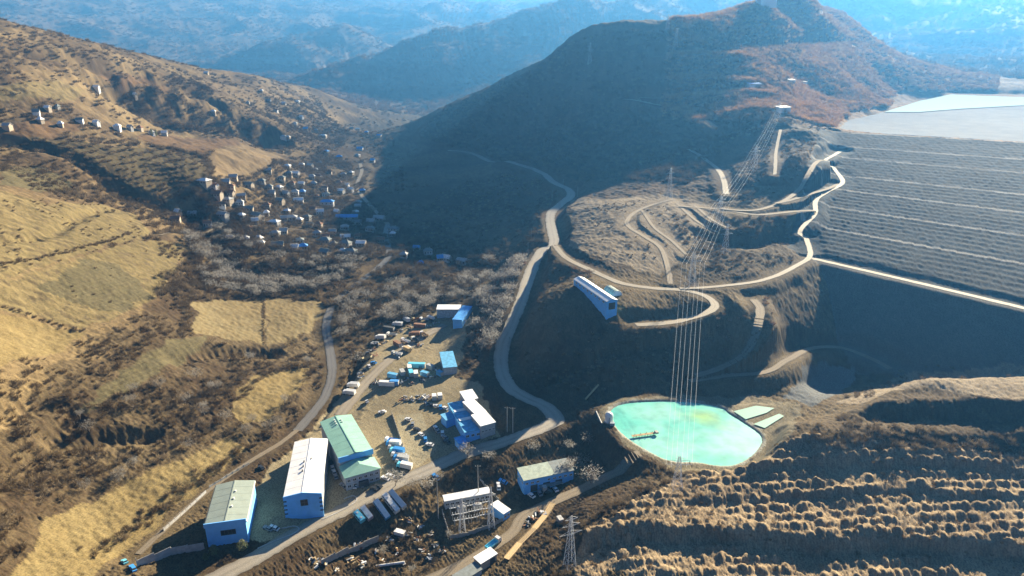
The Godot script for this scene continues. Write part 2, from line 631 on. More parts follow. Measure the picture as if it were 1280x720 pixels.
func cut_gullies() -> void:
	for g in GULLIES:
		var p := []
		for q in g[0]:
			p.append(hit(q[0], q[1]))
		var line := spline(p, 4.0)
		var lowest := {}
		for q in line:
			var r := Vector2(q.x, q.z).length()
			var reach: float = g[1] * 2.2
			var c0 := (atan2(q.x, -q.z) - AZ0) / DAZ
			var dc := reach / r / DAZ
			for j in range(maxi(0, int(row_of(r - reach))), mini(NR - 1, int(row_of(r + reach)) + 1)):
				for i in range(maxi(0, int(c0 - dc)), mini(NA - 1, int(c0 + dc) + 1)):
					var d := Vector2(sinA[i] * rad[j] - q.x, -cosA[i] * rad[j] - q.z).length()
					var id := j * NA + i
					if d < lowest.get(id, 1e9):
						lowest[id] = d
		for id in lowest:
			var r := rad[id / NA]
			var wob := 1.0 + 0.5 * na.get_noise_2d(sinA[id % NA] * r * 1.5, cosA[id % NA] * r * 1.5)
			var d: float = lowest[id] / (g[1] * wob)
			hh[id] -= g[2] * exp(-d * d * 1.6)


func polygon(points: Array, level = null) -> PackedVector2Array:      # pixel outline -> outline on the ground plan
	var out := PackedVector2Array()
	for p in points:
		out.append(flat(hit(p[0], p[1]) if level == null else at_level(p[0], p[1], level)))
	return out


func cells(outline: PackedVector2Array) -> PackedInt32Array:          # vertices of the sheet inside an outline
	var q := PackedVector2Array()
	var lo := 1e9
	var hi := -1e9
	for p in outline:
		var w := Vector2((atan2(p.x, -p.y) - AZ0) / DAZ, row_of(p.length()))
		q.append(w)
		lo = minf(lo, w.y)
		hi = maxf(hi, w.y)
	var out := PackedInt32Array()
	for j in range(clampi(int(ceil(lo)), 0, NR - 1), clampi(int(hi), 0, NR - 1) + 1):
		var xs := []
		for k in q.size():
			var a := q[k]
			var b := q[(k + 1) % q.size()]
			if (a.y <= j) != (b.y <= j):
				xs.append(a.x + (b.x - a.x) * (j - a.y) / (b.y - a.y))
		xs.sort()
		for k in range(0, xs.size() - 1, 2):
			for i in range(clampi(int(ceil(xs[k])), 0, NA - 1), clampi(int(xs[k + 1]), -1, NA - 1) + 1):
				out.append(j * NA + i)
	return out


func level_off(outline: PackedVector2Array, y: float, soft := 6.0, cut := 0.0) -> void:     # flatten the land inside an outline, blending out over soft metres
	var c := Vector2()
	for p in outline:
		c += p / outline.size()
	var grown := PackedVector2Array()
	var g := Geometry2D.offset_polygon(outline, soft)
	if g.is_empty():
		return
	for k in cells(g[0]):
		var i := k % NA
		var r := rad[k / NA]
		var p := Vector2(sinA[i] * r, -cosA[i] * r)
		var d := 0.0
		if not Geometry2D.is_point_in_polygon(p, outline):
			d = 1e9
			for e in outline.size():
				var q := Geometry2D.get_closest_point_to_segment(p, outline[e], outline[(e + 1) % outline.size()])
				d = minf(d, p.distance_to(q))
		if cut > 0.0 and d > 0.0:
			hh[k] = minf(hh[k], y + cut * d)
		else:
			hh[k] = lerpf(y, hh[k], smoothstep(0.0, soft, d))


func rounded(outline: PackedVector2Array) -> PackedVector2Array:      # corners cut twice
	for again in 2:
		var out := PackedVector2Array()
		for k in outline.size():
			var a := outline[k]
			var b := outline[(k + 1) % outline.size()]
			out.append(a.lerp(b, 0.25))
			out.append(a.lerp(b, 0.75))
		outline = out
	return outline


func ragged(outline: PackedVector2Array, amount: float) -> PackedVector2Array:       # the outline with uneven edges
	var out := PackedVector2Array()
	for k in outline.size():
		var a := outline[k]
		var b := outline[(k + 1) % outline.size()]
		var n := maxi(1, int(a.distance_to(b) / 2.5))
		for t in n:
			var p := a.lerp(b, float(t) / n)
			out.append(p + Vector2(na.get_noise_2d(p.x * 2.2, p.y * 2.2), na.get_noise_2d(p.x * 2.2 + 500.0, p.y * 2.2)) * amount)
	return out


func paint(outline: PackedVector2Array, id: int) -> void:
	for k in cells(ragged(outline, 1.0 if id in [18, 14] else 5.0)):
		rid[k] = id


# ---------------------------------------------------------------- roads
var roads := []


func road(called: String, pixels: Array, width: float, m: Material, sink := true, start := 112.0) -> void:
	var p := []
	for q in pixels:
		p.append(hit(q[0], q[1], start))
	var line := spline(p, 1.6)
	var n := line.size()
	var y := PackedFloat32Array()
	for q in line:
		y.append(ground(q.x, q.z))
	for again in 3:
		var z := y.duplicate()
		for k in n:
			var s := 0.0
			var c := 0
			for d in range(-6, 7):
				var w := k + d
				if w >= 0 and w < n:
					s += z[w]
					c += 1
			y[k] = s / c
	for k in n:
		line[k].y = y[k]
	roads.append([called, line, width, m])
	if not sink:
		return
	for k in n:
		var q := line[k]
		var r := Vector2(q.x, q.z).length()
		var step := 3.0 + r * (S1 if r < 820.0 else S2) * 1.3
		var reach := width * 0.5 + step + 8.0
		var c0 := (atan2(q.x, -q.z) - AZ0) / DAZ
		var dc := reach / r / DAZ
		for j in range(maxi(0, int(row_of(r - reach))), mini(NR - 1, int(row_of(r + reach)) + 1)):
			for i in range(maxi(0, int(c0 - dc)), mini(NA - 1, int(c0 + dc) + 1)):
				var d := Vector2(sinA[i] * rad[j] - q.x, -cosA[i] * rad[j] - q.z).length()
				var e := maxf(0.0, d - width * 0.5 - step + 3.0)
				var id := j * NA + i
				if d - width * 0.5 < road_n[id]:
					road_n[id] = d - width * 0.5
					road_d[id] = e
					road_y[id] = q.y


func sink_roads() -> void:
	for k in NR * NA:
		if road_d[k] < 11.0:
			var r := rad[k / NA]
			var x := sinA[k % NA] * r
			var z := cosA[k % NA] * r
			var t := clampf((road_d[k] - 0.4) / (7.0 + 3.0 * na.get_noise_2d(x * 1.4, z * 1.4)), 0.0, 1.0)
			hh[k] = lerpf(road_y[k] - 0.16, hh[k], t * (0.6 + 0.4 * t)) + 0.5 * t * (1.0 - t) * nb.get_noise_2d(x * 2.5, z * 2.5)


func lay_roads() -> void:
	for e in roads:
		var line: PackedVector3Array = e[1]
		var n := line.size()
		var v := PackedVector3Array()
		var idx := PackedInt32Array()
		var nrm := PackedVector3Array()
		var tone := PackedColorArray()
		for k in n:
			var a := line[maxi(k - 2, 0)]
			var b := line[mini(k + 2, n - 1)]
			var d := Vector2(b.x - a.x, b.z - a.z).normalized()
			var r := Vector2(line[k].x, line[k].z).length()
			for s in 9:
				var o: float = (s / 8.0 - 0.5) * e[2] * (1.0 + (0.22 * na.get_noise_2d(k * 2.0, (s / 5) * 90.0) + 0.16 * nb.get_noise_2d(k * 4.0, (s / 5) * 90.0)))
				var x := line[k].x - d.y * o
				var z := line[k].z + d.x * o
				var lift: float = 0.03 * (1.0 - absf(s - 4.0) * 0.25) + 0.0003 * maxf(0.0, r - 300.0)
				v.append(Vector3(x, maxf(line[k].y + lift, ground(x, z) + 0.03), z))
				nrm.append(Vector3.UP)
				var wear: float = [0.62, 0.86, 1.12, 1.1, 0.84, 1.1, 1.12, 0.86, 0.62][s] + 0.22 * na.get_noise_2d(x * 2.0, z * 2.0) + 0.16 * nb.get_noise_2d(x * 3.0, z * 3.0)
				tone.append(Color(wear, wear * 0.99, wear * (0.97 if s in [0, 8] else 1.0)))
				if s < 8 and k < n - 1:
					var w := k * 9 + s
					idx.append_array([w, w + 9, w + 1, w + 1, w + 9, w + 10])
		var arr := []
		arr.resize(Mesh.ARRAY_MAX)
		arr[Mesh.ARRAY_VERTEX] = v
		arr[Mesh.ARRAY_NORMAL] = nrm
		arr[Mesh.ARRAY_COLOR] = tone
		arr[Mesh.ARRAY_INDEX] = idx
		var am := ArrayMesh.new()
		am.add_surface_from_arrays(Mesh.PRIMITIVE_TRIANGLES, arr)
		structure(e[0], am, e[3])


# ---------------------------------------------------------------- land cover: name, two base colours (linear), noise scale, furrow spacing (m), furrow bearing (degrees), furrow depth (m), furrow tint
var COVER := {
	0: ["valley_ground", Color(0.071, 0.049, 0.028), Color(0.141, 0.105, 0.057), 1.0, 0.0, 0.0, 0.0, 0.0],
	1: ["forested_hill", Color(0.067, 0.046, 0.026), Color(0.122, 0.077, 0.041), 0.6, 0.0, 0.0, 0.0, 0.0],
	2: ["mountain", Color(0.138, 0.095, 0.065), Color(0.238, 0.173, 0.119), 0.15, 0.0, 0.0, 0.0, 0.0],
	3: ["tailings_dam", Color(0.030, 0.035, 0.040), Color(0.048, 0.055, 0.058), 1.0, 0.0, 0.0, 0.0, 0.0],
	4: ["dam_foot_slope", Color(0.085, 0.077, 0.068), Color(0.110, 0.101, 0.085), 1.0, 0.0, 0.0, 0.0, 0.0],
	5: ["meadow", Color(0.211, 0.156, 0.068), Color(0.253, 0.195, 0.090), 0.8, 2.6, 60.0, 0.03, 0.12],
	6: ["stubble_field", Color(0.206, 0.156, 0.076), Color(0.248, 0.200, 0.105), 0.8, 3.4, 88.0, 0.04, 0.2],
	7: ["slope_field", Color(0.169, 0.133, 0.062), Color(0.229, 0.179, 0.085), 1.0, 7.5, 0.0, 0.16, 0.22],
	8: ["ploughed_strip", Color(0.103, 0.088, 0.046), Color(0.141, 0.118, 0.062), 1.0, 3.0, 60.0, 0.12, 0.3],
	9: ["vineyard_terrace", Color(0.082, 0.063, 0.033), Color(0.131, 0.103, 0.050), 1.0, 0.0, 0.0, 0.0, 0.0],
	10: ["tan_field", Color(0.206, 0.146, 0.079), Color(0.242, 0.178, 0.095), 0.6, 6.0, 20.0, 0.15, 0.12],
	11: ["yard_ground", Color(0.261, 0.213, 0.126), Color(0.332, 0.277, 0.170), 1.4, 0.0, 0.0, 0.0, 0.0],
	12: ["spoil_terrace", Color(0.228, 0.165, 0.101), Color(0.377, 0.288, 0.177), 1.6, 0.0, 0.0, 0.0, 0.0],
	13: ["pond_bank", Color(0.145, 0.124, 0.080), Color(0.221, 0.188, 0.125), 1.5, 0.0, 0.0, 0.0, 0.0],
	14: ["tailings_beach", Color(0.126, 0.158, 0.207), Color(0.213, 0.240, 0.273), 0.25, 0.0, 0.0, 0.0, 0.0],
	15: ["upper_slope", Color(0.103, 0.072, 0.041), Color(0.236, 0.172, 0.087), 0.7, 0.0, 0.0, 0.0, 0.0],
	16: ["bare_spur", Color(0.190, 0.148, 0.097), Color(0.285, 0.231, 0.158), 1.2, 0.0, 0.0, 0.0, 0.0],
	17: ["settling_flat", Color(0.115, 0.122, 0.123), Color(0.144, 0.149, 0.149), 0.7, 0.0, 0.0, 0.0, 0.0],
	18: ["concrete_pad", Color(0.318, 0.273, 0.176), Color(0.361, 0.317, 0.207), 2.0, 0.0, 0.0, 0.0, 0.0],
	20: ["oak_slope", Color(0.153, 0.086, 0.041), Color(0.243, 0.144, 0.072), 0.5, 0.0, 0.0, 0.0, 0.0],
	19: ["brown_field", Color(0.145, 0.091, 0.049), Color(0.174, 0.113, 0.059), 0.6, 5.0, 15.0, 0.1, 0.1],
}
# outlines in the photograph, laid out on the land
const PATCHES := [
	[5, [[8, 719], [40, 684], [62, 648], [130, 616], [200, 585], [290, 548], [302, 562], [252, 604], [196, 650], [150, 692], [108, 722]]],
	[6, [[240, 377], [330, 373], [328, 429], [300, 426], [268, 420], [243, 418]]],
	[6, [[333, 373], [402, 375], [396, 404], [366, 430], [331, 430]]],
	[5, [[-40, 440], [-40, 385], [0, 390], [50, 404], [104, 417], [60, 442], [0, 454], [-40, 460]]],
	[7, [[-40, 380], [0, 352], [80, 330], [170, 300], [236, 305], [216, 340], [196, 372], [150, 396], [106, 412], [50, 400], [0, 386]]],
	[7, [[-40, 250], [0, 238], [60, 255], [130, 255], [172, 270], [190, 294], [150, 304], [80, 326], [0, 348], [-40, 360]]],
	[8, [[98, 512], [150, 466], [205, 424], [262, 421], [230, 446], [188, 472], [112, 517]]],
	[8, [[50, 360], [110, 322], [150, 332], [190, 368], [150, 392], [104, 380]]],
	[5, [[294, 494], [312, 471], [384, 459], [390, 478], [335, 520], [300, 532]]],
	[9, [[110, 178], [180, 186], [248, 196], [262, 212], [258, 226], [200, 238], [160, 246], [140, 222], [96, 196], [20, 184], [0, 172]]],
	[10, [[262, 196], [300, 178], [352, 196], [364, 206], [334, 216], [272, 224]]],
	[19, [[170, 170], [240, 172], [300, 177], [262, 194], [220, 188]]],
	[11, [[308, 668], [324, 600], [382, 546], [418, 506], [440, 472], [482, 422], [546, 388], [588, 396], [582, 424], [568, 470], [600, 480], [622, 545], [560, 568], [520, 592], [430, 640], [350, 682]]],
	[18, [[494, 519], [526, 516], [546, 562], [520, 584], [503, 560]]],
	[12, [[716, 724], [730, 668], [790, 628], [860, 594], [940, 566], [1000, 548], [1120, 552], [1300, 566], [1420, 580], [1420, 740]]],
	[13, [[748, 520], [770, 500], [860, 494], [950, 496], [1000, 506], [990, 540], [952, 582], [850, 586], [800, 574], [770, 548]]],
	[17, [[980, 500], [1000, 466], [1030, 456], [1072, 456], [1062, 480], [1020, 505]]],
	[16, [[712, 246], [760, 250], [840, 240], [900, 262], [880, 290], [850, 330], [820, 345], [760, 330], [712, 310], [718, 280]]],
	[16, [[1040, 505], [1130, 466], [1200, 460], [1290, 452], [1290, 500], [1150, 482], [1090, 500]]],
	[19, [[0, 158], [60, 150], [110, 160], [60, 172], [0, 170]]],
	[7, [[0, 110], [60, 100], [110, 112], [80, 128], [0, 130]]],
	[19, [[120, 86], [180, 88], [210, 100], [150, 104]]],
	[10, [[250, 100], [330, 112], [360, 126], [300, 124]]],
	[8, [[0, 205], [50, 208], [100, 232], [60, 240], [0, 232]]],
	[10, [[330, 138], [380, 140], [392, 152], [350, 156]]],
	[14, [[1046, 163], [1060, 150], [1110, 138], [1300, 130], [1420, 130], [1420, 186], [1280, 177]]],
]
const GRAIN := [1.3, 1.2, 1.2, 1.2, 0.7, 0.7, 0.6, 0.9, 0.9, 1.2, 0.5, 0.6, 1.3, 1.0, 0.3, 1.1, 1.0, 0.3, 0.4, 0.6, 1.2]
const TUSSOCK := [0.34, 0.5, 0.3, 0.22, 0.15, 0.06, 0.05, 0.10, 0.10, 0.3, 0.08, 0.05, 0.26, 0.14, 0.0, 0.3, 0.25, 0.03, 0.02, 0.08, 0.5]      # uneven ground, metres
const BENCHES := [0.0, 0.16, 0.27, 0.43, 0.55, 0.68, 0.82]


func paint_land() -> void:
	var jh := int(row_of(1700.0))
	for j in NR:
		for i in NA:
			var k := j * NA + i
			if rid[k] != 0:
				continue
			if j >= jh:
				rid[k] = 2
				continue
			var r := rad[j]
			var x := sinA[i] * r
			var z := -cosA[i] * r
			var h := hh[k]
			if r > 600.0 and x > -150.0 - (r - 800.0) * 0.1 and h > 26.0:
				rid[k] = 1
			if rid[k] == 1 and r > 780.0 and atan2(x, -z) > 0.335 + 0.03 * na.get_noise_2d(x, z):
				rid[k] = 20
			elif rid[k] == 0 and x < -60.0 and h > 30.0 + 8.0 * na.get_noise_2d(x, z):
				rid[k] = 15
	for p in PATCHES:
		paint(polygon(p[1], 95.0 if p[0] == 14 else null), p[0])


func mounds() -> void:                   # dumped heaps on the spoil terraces
	for k in NR * NA:
		if rid[k] != 12:
			continue
		var r := rad[k / NA]
		var x := sinA[k % NA] * r
		var z := -cosA[k % NA] * r
		var strip := na.get_noise_2d(x * 0.7 + 300.0, z * 0.7)
		if road_d[k] < 2.0:
			continue
		var gap := smoothstep(0.0, 1.0, absf((x - 68.0) + (z + 230.0) * 0.15) / 7.0)      # the cleared aisle under the power line
		if gap < 0.05:
			continue
		x += 1.3 * nb.get_noise_2d(x * 1.2, z * 1.2)
		z += 1.3 * nb.get_noise_2d(x * 1.2 + 70.0, z * 1.2)
		var best := 0.0
		var across := z + x * 0.06 + 2.0 * na.get_noise_2d(x * 0.35, 7.0)
		var cx := floori(x / 3.2)
		var cz := floori(across / 5.4)
		for a in range(cx - 1, cx + 2):
			for b in range(cz - 1, cz + 2):
				var q := hash(a * 7349 + b * 9157)
				if q % 100 < 14:
					continue
				var ox := (a + 0.2 + 0.6 * ((q >> 7) & 255) / 255.0) * 3.2
				var oz := (b + 0.42 + 0.16 * ((q >> 15) & 255) / 255.0) * 5.4
				var size := 1.5 + 1.1 * ((q >> 3) & 255) / 255.0
				var d := ((x - ox) * (x - ox) + (across - oz) * (across - oz)) / (size * size)
				if d < 1.0:
					best = maxf(best, (1.0 - d) * size * (0.5 + 0.25 * ((q >> 11) & 63) / 63.0))
		hh[k] += (best * (1.0 + 0.35 * nb.get_noise_2d(x * 5.0, z * 5.0))) * gap * smoothstep(-0.45, -0.1, strip)


func furrow_relief() -> void:
	for k in NR * NA:
		var c: Array = COVER[rid[k]]
		if rid[k] == 11 or rid[k] == 18:           # trodden yards lie smoother than the slopes
			var q := rad[k / NA]
			var x := sinA[k % NA] * q
			var z := -cosA[k % NA] * q
			if road_d[k] > 8.0:
				hh[k] -= 1.2 * (0.5 * na.get_noise_2d(x * 2.4, z * 2.4) + 0.28 * nb.get_noise_2d(x * 3.0, z * 3.0))
		if road_d[k] > 1.5:
			hh[k] += TUSSOCK[rid[k]] * (float(hash(k * 40503 + 5) & 1023) / 1023.0 - 0.5) * 1.6
		if c[4] > 0.0 and c[6] > 0.0:
			var r := rad[k / NA]
			hh[k] += c[6] * furrow(c, sinA[k % NA] * r, -cosA[k % NA] * r)


func furrow(c: Array, x: float, z: float) -> float:
	var t := deg_to_rad(c[5]) + 0.25
	var s := x * sin(t) + z * cos(t) + 3.0 * na.get_noise_2d(x * 0.4, z * 0.4)
	return sin(s / c[4] * TAU)


func land_meshes(m: Material) -> void:
	var shore: PackedVector2Array = Geometry2D.offset_polygon(rounded(polygon(POND, 11.6)), 2.0)[0]
	var total := NR * NA
	var pos := PackedVector3Array()
	pos.resize(total)
	var col := PackedColorArray()
	col.resize(total)
	var nrm := PackedVector3Array()
	nrm.resize(total)
	for j in NR:
		var r := rad[j]
		for i in NA:
			var k := j * NA + i
			var x := sinA[i] * r
			var z := -cosA[i] * r
			pos[k] = Vector3(x, hh[k], z)
	for j in NR:
		var r := rad[j]
		for i in NA:
			var k := j * NA + i
			var p := pos[k]
			var e: Vector3 = pos[k + 1 if i < NA - 1 else k] - pos[k - 1 if i > 0 else k]
			var f: Vector3 = pos[k + NA if j < NR - 1 else k] - pos[k - NA if j > 0 else k]
			nrm[k] = e.cross(f).normalized()
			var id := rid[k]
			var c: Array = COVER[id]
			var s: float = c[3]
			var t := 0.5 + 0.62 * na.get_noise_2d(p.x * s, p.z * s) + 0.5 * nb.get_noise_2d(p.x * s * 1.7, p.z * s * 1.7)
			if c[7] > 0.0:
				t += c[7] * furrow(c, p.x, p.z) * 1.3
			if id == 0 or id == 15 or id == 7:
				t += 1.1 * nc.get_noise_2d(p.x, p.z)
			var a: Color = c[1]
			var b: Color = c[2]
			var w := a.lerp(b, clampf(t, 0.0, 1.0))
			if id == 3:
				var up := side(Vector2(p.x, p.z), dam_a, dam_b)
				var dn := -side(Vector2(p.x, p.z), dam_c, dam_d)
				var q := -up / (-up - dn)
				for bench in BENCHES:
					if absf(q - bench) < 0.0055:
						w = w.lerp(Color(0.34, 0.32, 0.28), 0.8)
			elif id == 13:
				var d := 1e9
				for g in shore.size():
					d = minf(d, Vector2(p.x, p.z).distance_to(Geometry2D.get_closest_point_to_segment(Vector2(p.x, p.z), shore[g], shore[(g + 1) % shore.size()])))
				if d < 1.6 + 1.4 * nb.get_noise_2d(p.x * 2.0, p.z * 2.0):
					w = w.lerp(Color(0.36, 0.36, 0.31), 0.75)      # pale mineral crust along the waterline
			elif id == 7 and nb.get_noise_2d(p.x * 0.9, p.z * 2.0) > 0.24:
				w = w.lerp(Color(0.115, 0.088, 0.05), 0.7)
			var grain: float = 1.0 + 0.32 * (float(hash(k * 2654435 + 77) & 1023) / 1023.0 - 0.5) * GRAIN[id]
			col[k] = Color(w.r * grain, w.g * grain, w.b * grain)
	var buckets := {}
	for j in NR - 1:
		for i in NA - 1:
			var k := j * NA + i
			var id := rid[k]
			if not buckets.has(id):
				buckets[id] = PackedInt32Array()
			buckets[id].append(k)
	var where := PackedInt32Array()
	where.resize(total)
	for id in buckets:
		where.fill(-1)
		var v := PackedVector3Array()
		var n := PackedVector3Array()
		var c := PackedColorArray()
		var idx := PackedInt32Array()
		var list: PackedInt32Array = buckets[id]
		for k in list:
			var q := [k, k + 1, k + NA, k + NA + 1]
			for w in q:
				if where[w] < 0:
					where[w] = v.size()
					v.append(pos[w])
					n.append(nrm[w])
					c.append(col[w])
			idx.append_array([where[q[0]], where[q[2]], where[q[1]], where[q[1]], where[q[2]], where[q[3]]])
		var arr := []
		arr.resize(Mesh.ARRAY_MAX)
		arr[Mesh.ARRAY_VERTEX] = v
		arr[Mesh.ARRAY_NORMAL] = n
		arr[Mesh.ARRAY_COLOR] = c
		arr[Mesh.ARRAY_INDEX] = idx
		var am := ArrayMesh.new()
		am.add_surface_from_arrays(Mesh.PRIMITIVE_TRIANGLES, arr)
		structure(COVER[id][0], am, m)


const POND := [[766, 512], [790, 505], [850, 504], [895, 509], [922, 524], [950, 545], [942, 562], [920, 578], [898, 580], [870, 574], [840, 575], [815, 563], [788, 547], [770, 529]]


func make_materials() -> void:
	var soil := noise_tex(0.025, 5, 0.6, 1.28, 3)
	var m := mat(1, 1, 1, 0.95, soil, 0.09)
	m.vertex_color_use_as_albedo = true
	m.metallic_specular = 0.2
	mats.land = m
	var gravel := noise_tex(0.03, 5, 0.75, 1.1, 9)
	mats.gravel = mat(0.29, 0.25, 0.19, 0.78, gravel, 0.13)
	mats.asphalt = mat(0.17, 0.16, 0.145, 0.5, gravel, 0.11)
	for r in [mats.gravel, mats.asphalt]:
		r.metallic_specular = 0.35
	mats.basin = mat(0.10, 0.30, 0.24, 0.7)
	mats.main_gravel = mat(0.32, 0.285, 0.225, 0.55, gravel, 0.12)
	mats.track = mat(0.23, 0.185, 0.125, 0.95, gravel, 0.1)


func road_wear(m: Material) -> void:      # vertex colours carry wheel tracks and dusty edges
	m.vertex_color_use_as_albedo = true


func trace_roads() -> void:
	for m in [mats.gravel, mats.asphalt, mats.track, mats.main_gravel]:
		road_wear(m)
	cut_gullies()
	road("main_road", [[225, 745], [300, 708], [345, 682], [400, 652], [455, 624], [520, 592], [570, 572], [620, 555], [660, 542], [688, 529], [694, 520], [680, 508], [650, 493], [633, 476], [626, 455], [628, 432], [638, 408], [648, 385], [658, 355], [668, 330], [678, 314], [692, 303], [690, 288], [688, 268], [700, 256], [713, 245], [710, 236], [690, 226], [672, 214], [640, 203], [600, 196], [560, 188]], 8.4, mats.main_gravel)
	road("valley_road", [[372, 540], [392, 515], [408, 492], [415, 465], [412, 435], [408, 405], [420, 375], [445, 355], [472, 338], [486, 318], [482, 296], [485, 280]], 5.5, mats.asphalt)
	road("warehouse_road", [[694, 308], [712, 325], [740, 338], [775, 352], [810, 360], [850, 362], [880, 368], [894, 378], [886, 390], [860, 400], [825, 405], [795, 404]], 4.8, mats.gravel)
	road("hill_road", [[838, 356], [835, 335], [826, 310], [806, 296], [788, 285], [784, 276], [800, 262], [840, 248]], 3.6, mats.track)
	road("dam_access_road", [[850, 361], [900, 358], [950, 350], [990, 335], [1012, 322], [1008, 300], [1000, 290], [1018, 268], [1020, 250], [1035, 240], [1053, 228], [1042, 212], [1030, 200], [1050, 188]], 3.6, mats.gravel)
	road("dam_foot_road", [[1012, 322], [1060, 333], [1145, 353], [1280, 385], [1380, 408]], 4.6, mats.gravel)
	road("hill_track", [[900, 262], [940, 263], [970, 256], [1000, 236], [1028, 202]], 4.0, mats.track)
	road("hill_track", [[850, 258], [900, 262], [950, 268], [1018, 266]], 4.0, mats.track)
	road("hill_track", [[970, 256], [1005, 245], [1050, 228]], 4.0, mats.track)
	road("shaded_lane", [[908, 244], [900, 215], [880, 198], [860, 186]], 5.0, mats.gravel)
	road("ridge_track", [[780, 125], [830, 132], [870, 145], [895, 160]], 5.0, mats.track)
	road("ridge_track", [[800, 122], [870, 120], [955, 116]], 4.0, mats.track)
	road("ridge_track", [[818, 72], [862, 66], [900, 68], [926, 66]], 5.0, mats.track)
	road("ridge_track", [[850, 97], [890, 96], [932, 100]], 5.0, mats.track)
	road("eroded_track", [[845, 254], [868, 274], [896, 292]], 2.6, mats.track)
	road("eroded_track", [[802, 262], [818, 284], [842, 302], [858, 320]], 2.6, mats.track)
	road("eroded_track", [[868, 256], [886, 272], [908, 286]], 2.6, mats.track)
	road("eroded_track", [[976, 160], [970, 190], [968, 222]], 3.0, mats.track)
	road("gully_track", [[942, 372], [950, 385], [946, 410], [930, 445], [900, 462], [870, 470]], 5.0, mats.track)
	road("pond_track", [[862, 475], [910, 470], [960, 464], [985, 448], [1010, 436], [1050, 436], [1090, 448], [1112, 464]], 4.0, mats.track)
	road("substation_lane", [[520, 735], [575, 706], [610, 686], [640, 664], [655, 645], [690, 628], [730, 610], [770, 590], [800, 574]], 5.0, mats.track)
	road("yard_lane", [[425, 520], [448, 490], [470, 465], [500, 440], [530, 420], [556, 404]], 7.0, mats.gravel)
	road("village_lane", [[485, 280], [468, 262], [452, 244], [446, 232], [452, 215], [450, 204]], 5.0, mats.gravel)
	road("village_lane", [[200, 292], [262, 288], [330, 284], [400, 290], [482, 296]], 3.0, mats.track)
	road("stream_bank_path", [[172, 690], [240, 630], [300, 586], [345, 556], [372, 540]], 3.0, mats.track)


func pads() -> void:
	level_off(polygon([[756, 514], [782, 500], [850, 497], [900, 502], [932, 518], [962, 544], [952, 568], [926, 586], [896, 590], [866, 584], [836, 585], [806, 574], [776, 556], [758, 534]], 12.2), 12.3, 9.0)
	level_off(rounded(polygon(POND, 11.6)), 10.6, 3.4)
	level_off(polygon([[914, 514], [945, 504], [985, 510], [988, 520], [956, 540]], 12.4), 12.2, 4.0)
	level_off(polygon([[1046, 163], [1060, 150], [1110, 138], [1190, 116], [1300, 118], [1420, 120], [1420, 186], [1280, 177]], 95.0), 94.6, 160.0, 0.5)


func sheet(outline: PackedVector2Array, y: float) -> ArrayMesh:
	var st := st_new()
	var idx := Geometry2D.triangulate_polygon(outline)
	for k in idx:
		st.set_normal(Vector3.UP)
		st.add_vertex(Vector3(outline[k].x, y, outline[k].y))
	return st.commit()


func water() -> void:
	var w := mat(1, 1, 1, 0.3, noise_tex(0.01, 4, 0.86, 1.06, 77), 0.02)
	w.vertex_color_use_as_albedo = true
	var out: PackedVector2Array = Geometry2D.offset_polygon(rounded(polygon(POND, 11.6)), 3.0)[0]
	var lime := flat(at_level(880, 522, 11.6))
	var st := st_new()
	var lo := out[0]
	var hi := out[0]
	for p in out:
		lo = lo.min(p)
		hi = hi.max(p)
	for i in range(int(lo.x) - 1, int(hi.x) + 2):
		for j in range(int(lo.y) - 1, int(hi.y) + 2):
			if not Geometry2D.is_point_in_polygon(Vector2(i + 0.5, j + 0.5), out):
				continue
			for q in [[0, 0], [1, 0], [1, 1], [0, 0], [1, 1], [0, 1]]:
				var p := Vector2(i + q[0], j + q[1])
				var n := na.get_noise_2d(p.x * 1.6, p.y * 1.6)
				var c := Color(0.13, 0.52, 0.42).lerp(Color(0.27, 0.62, 0.52), clampf(0.4 + n * 1.3, 0.0, 1.0))
				c = c.lerp(Color(0.30, 0.47, 0.10), clampf(1.1 - p.distance_to(lime) / 11.0 + n * 0.8, 0.0, 0.75))
				st.set_color(c)
				st.set_normal(Vector3.UP)
				st.add_vertex(Vector3(p.x, 11.6, p.y))
	structure("pond_water", st.commit(), w)
	var far := mat(0.14, 0.30, 0.33, 0.95)
	structure("reservoir_water", sheet(polygon([[1105, 140], [1150, 126], [1188, 118], [1230, 120], [1300, 122], [1420, 124], [1420, 133], [1290, 131], [1200, 136], [1150, 140]], 95.3), 95.3), far)
	for b in [[[917, 514], [945, 507], [968, 510], [958, 516], [932, 524]], [[942, 530], [974, 517], [980, 520], [956, 535]]]:
		structure("settling_basin", sheet(polygon(b, 12.6), 12.6), mats.basin)


func build_all() -> void:
	make_building_materials()
	factory()
	village()
	substation()
	traffic()
	power()
	small_works()
	plant()


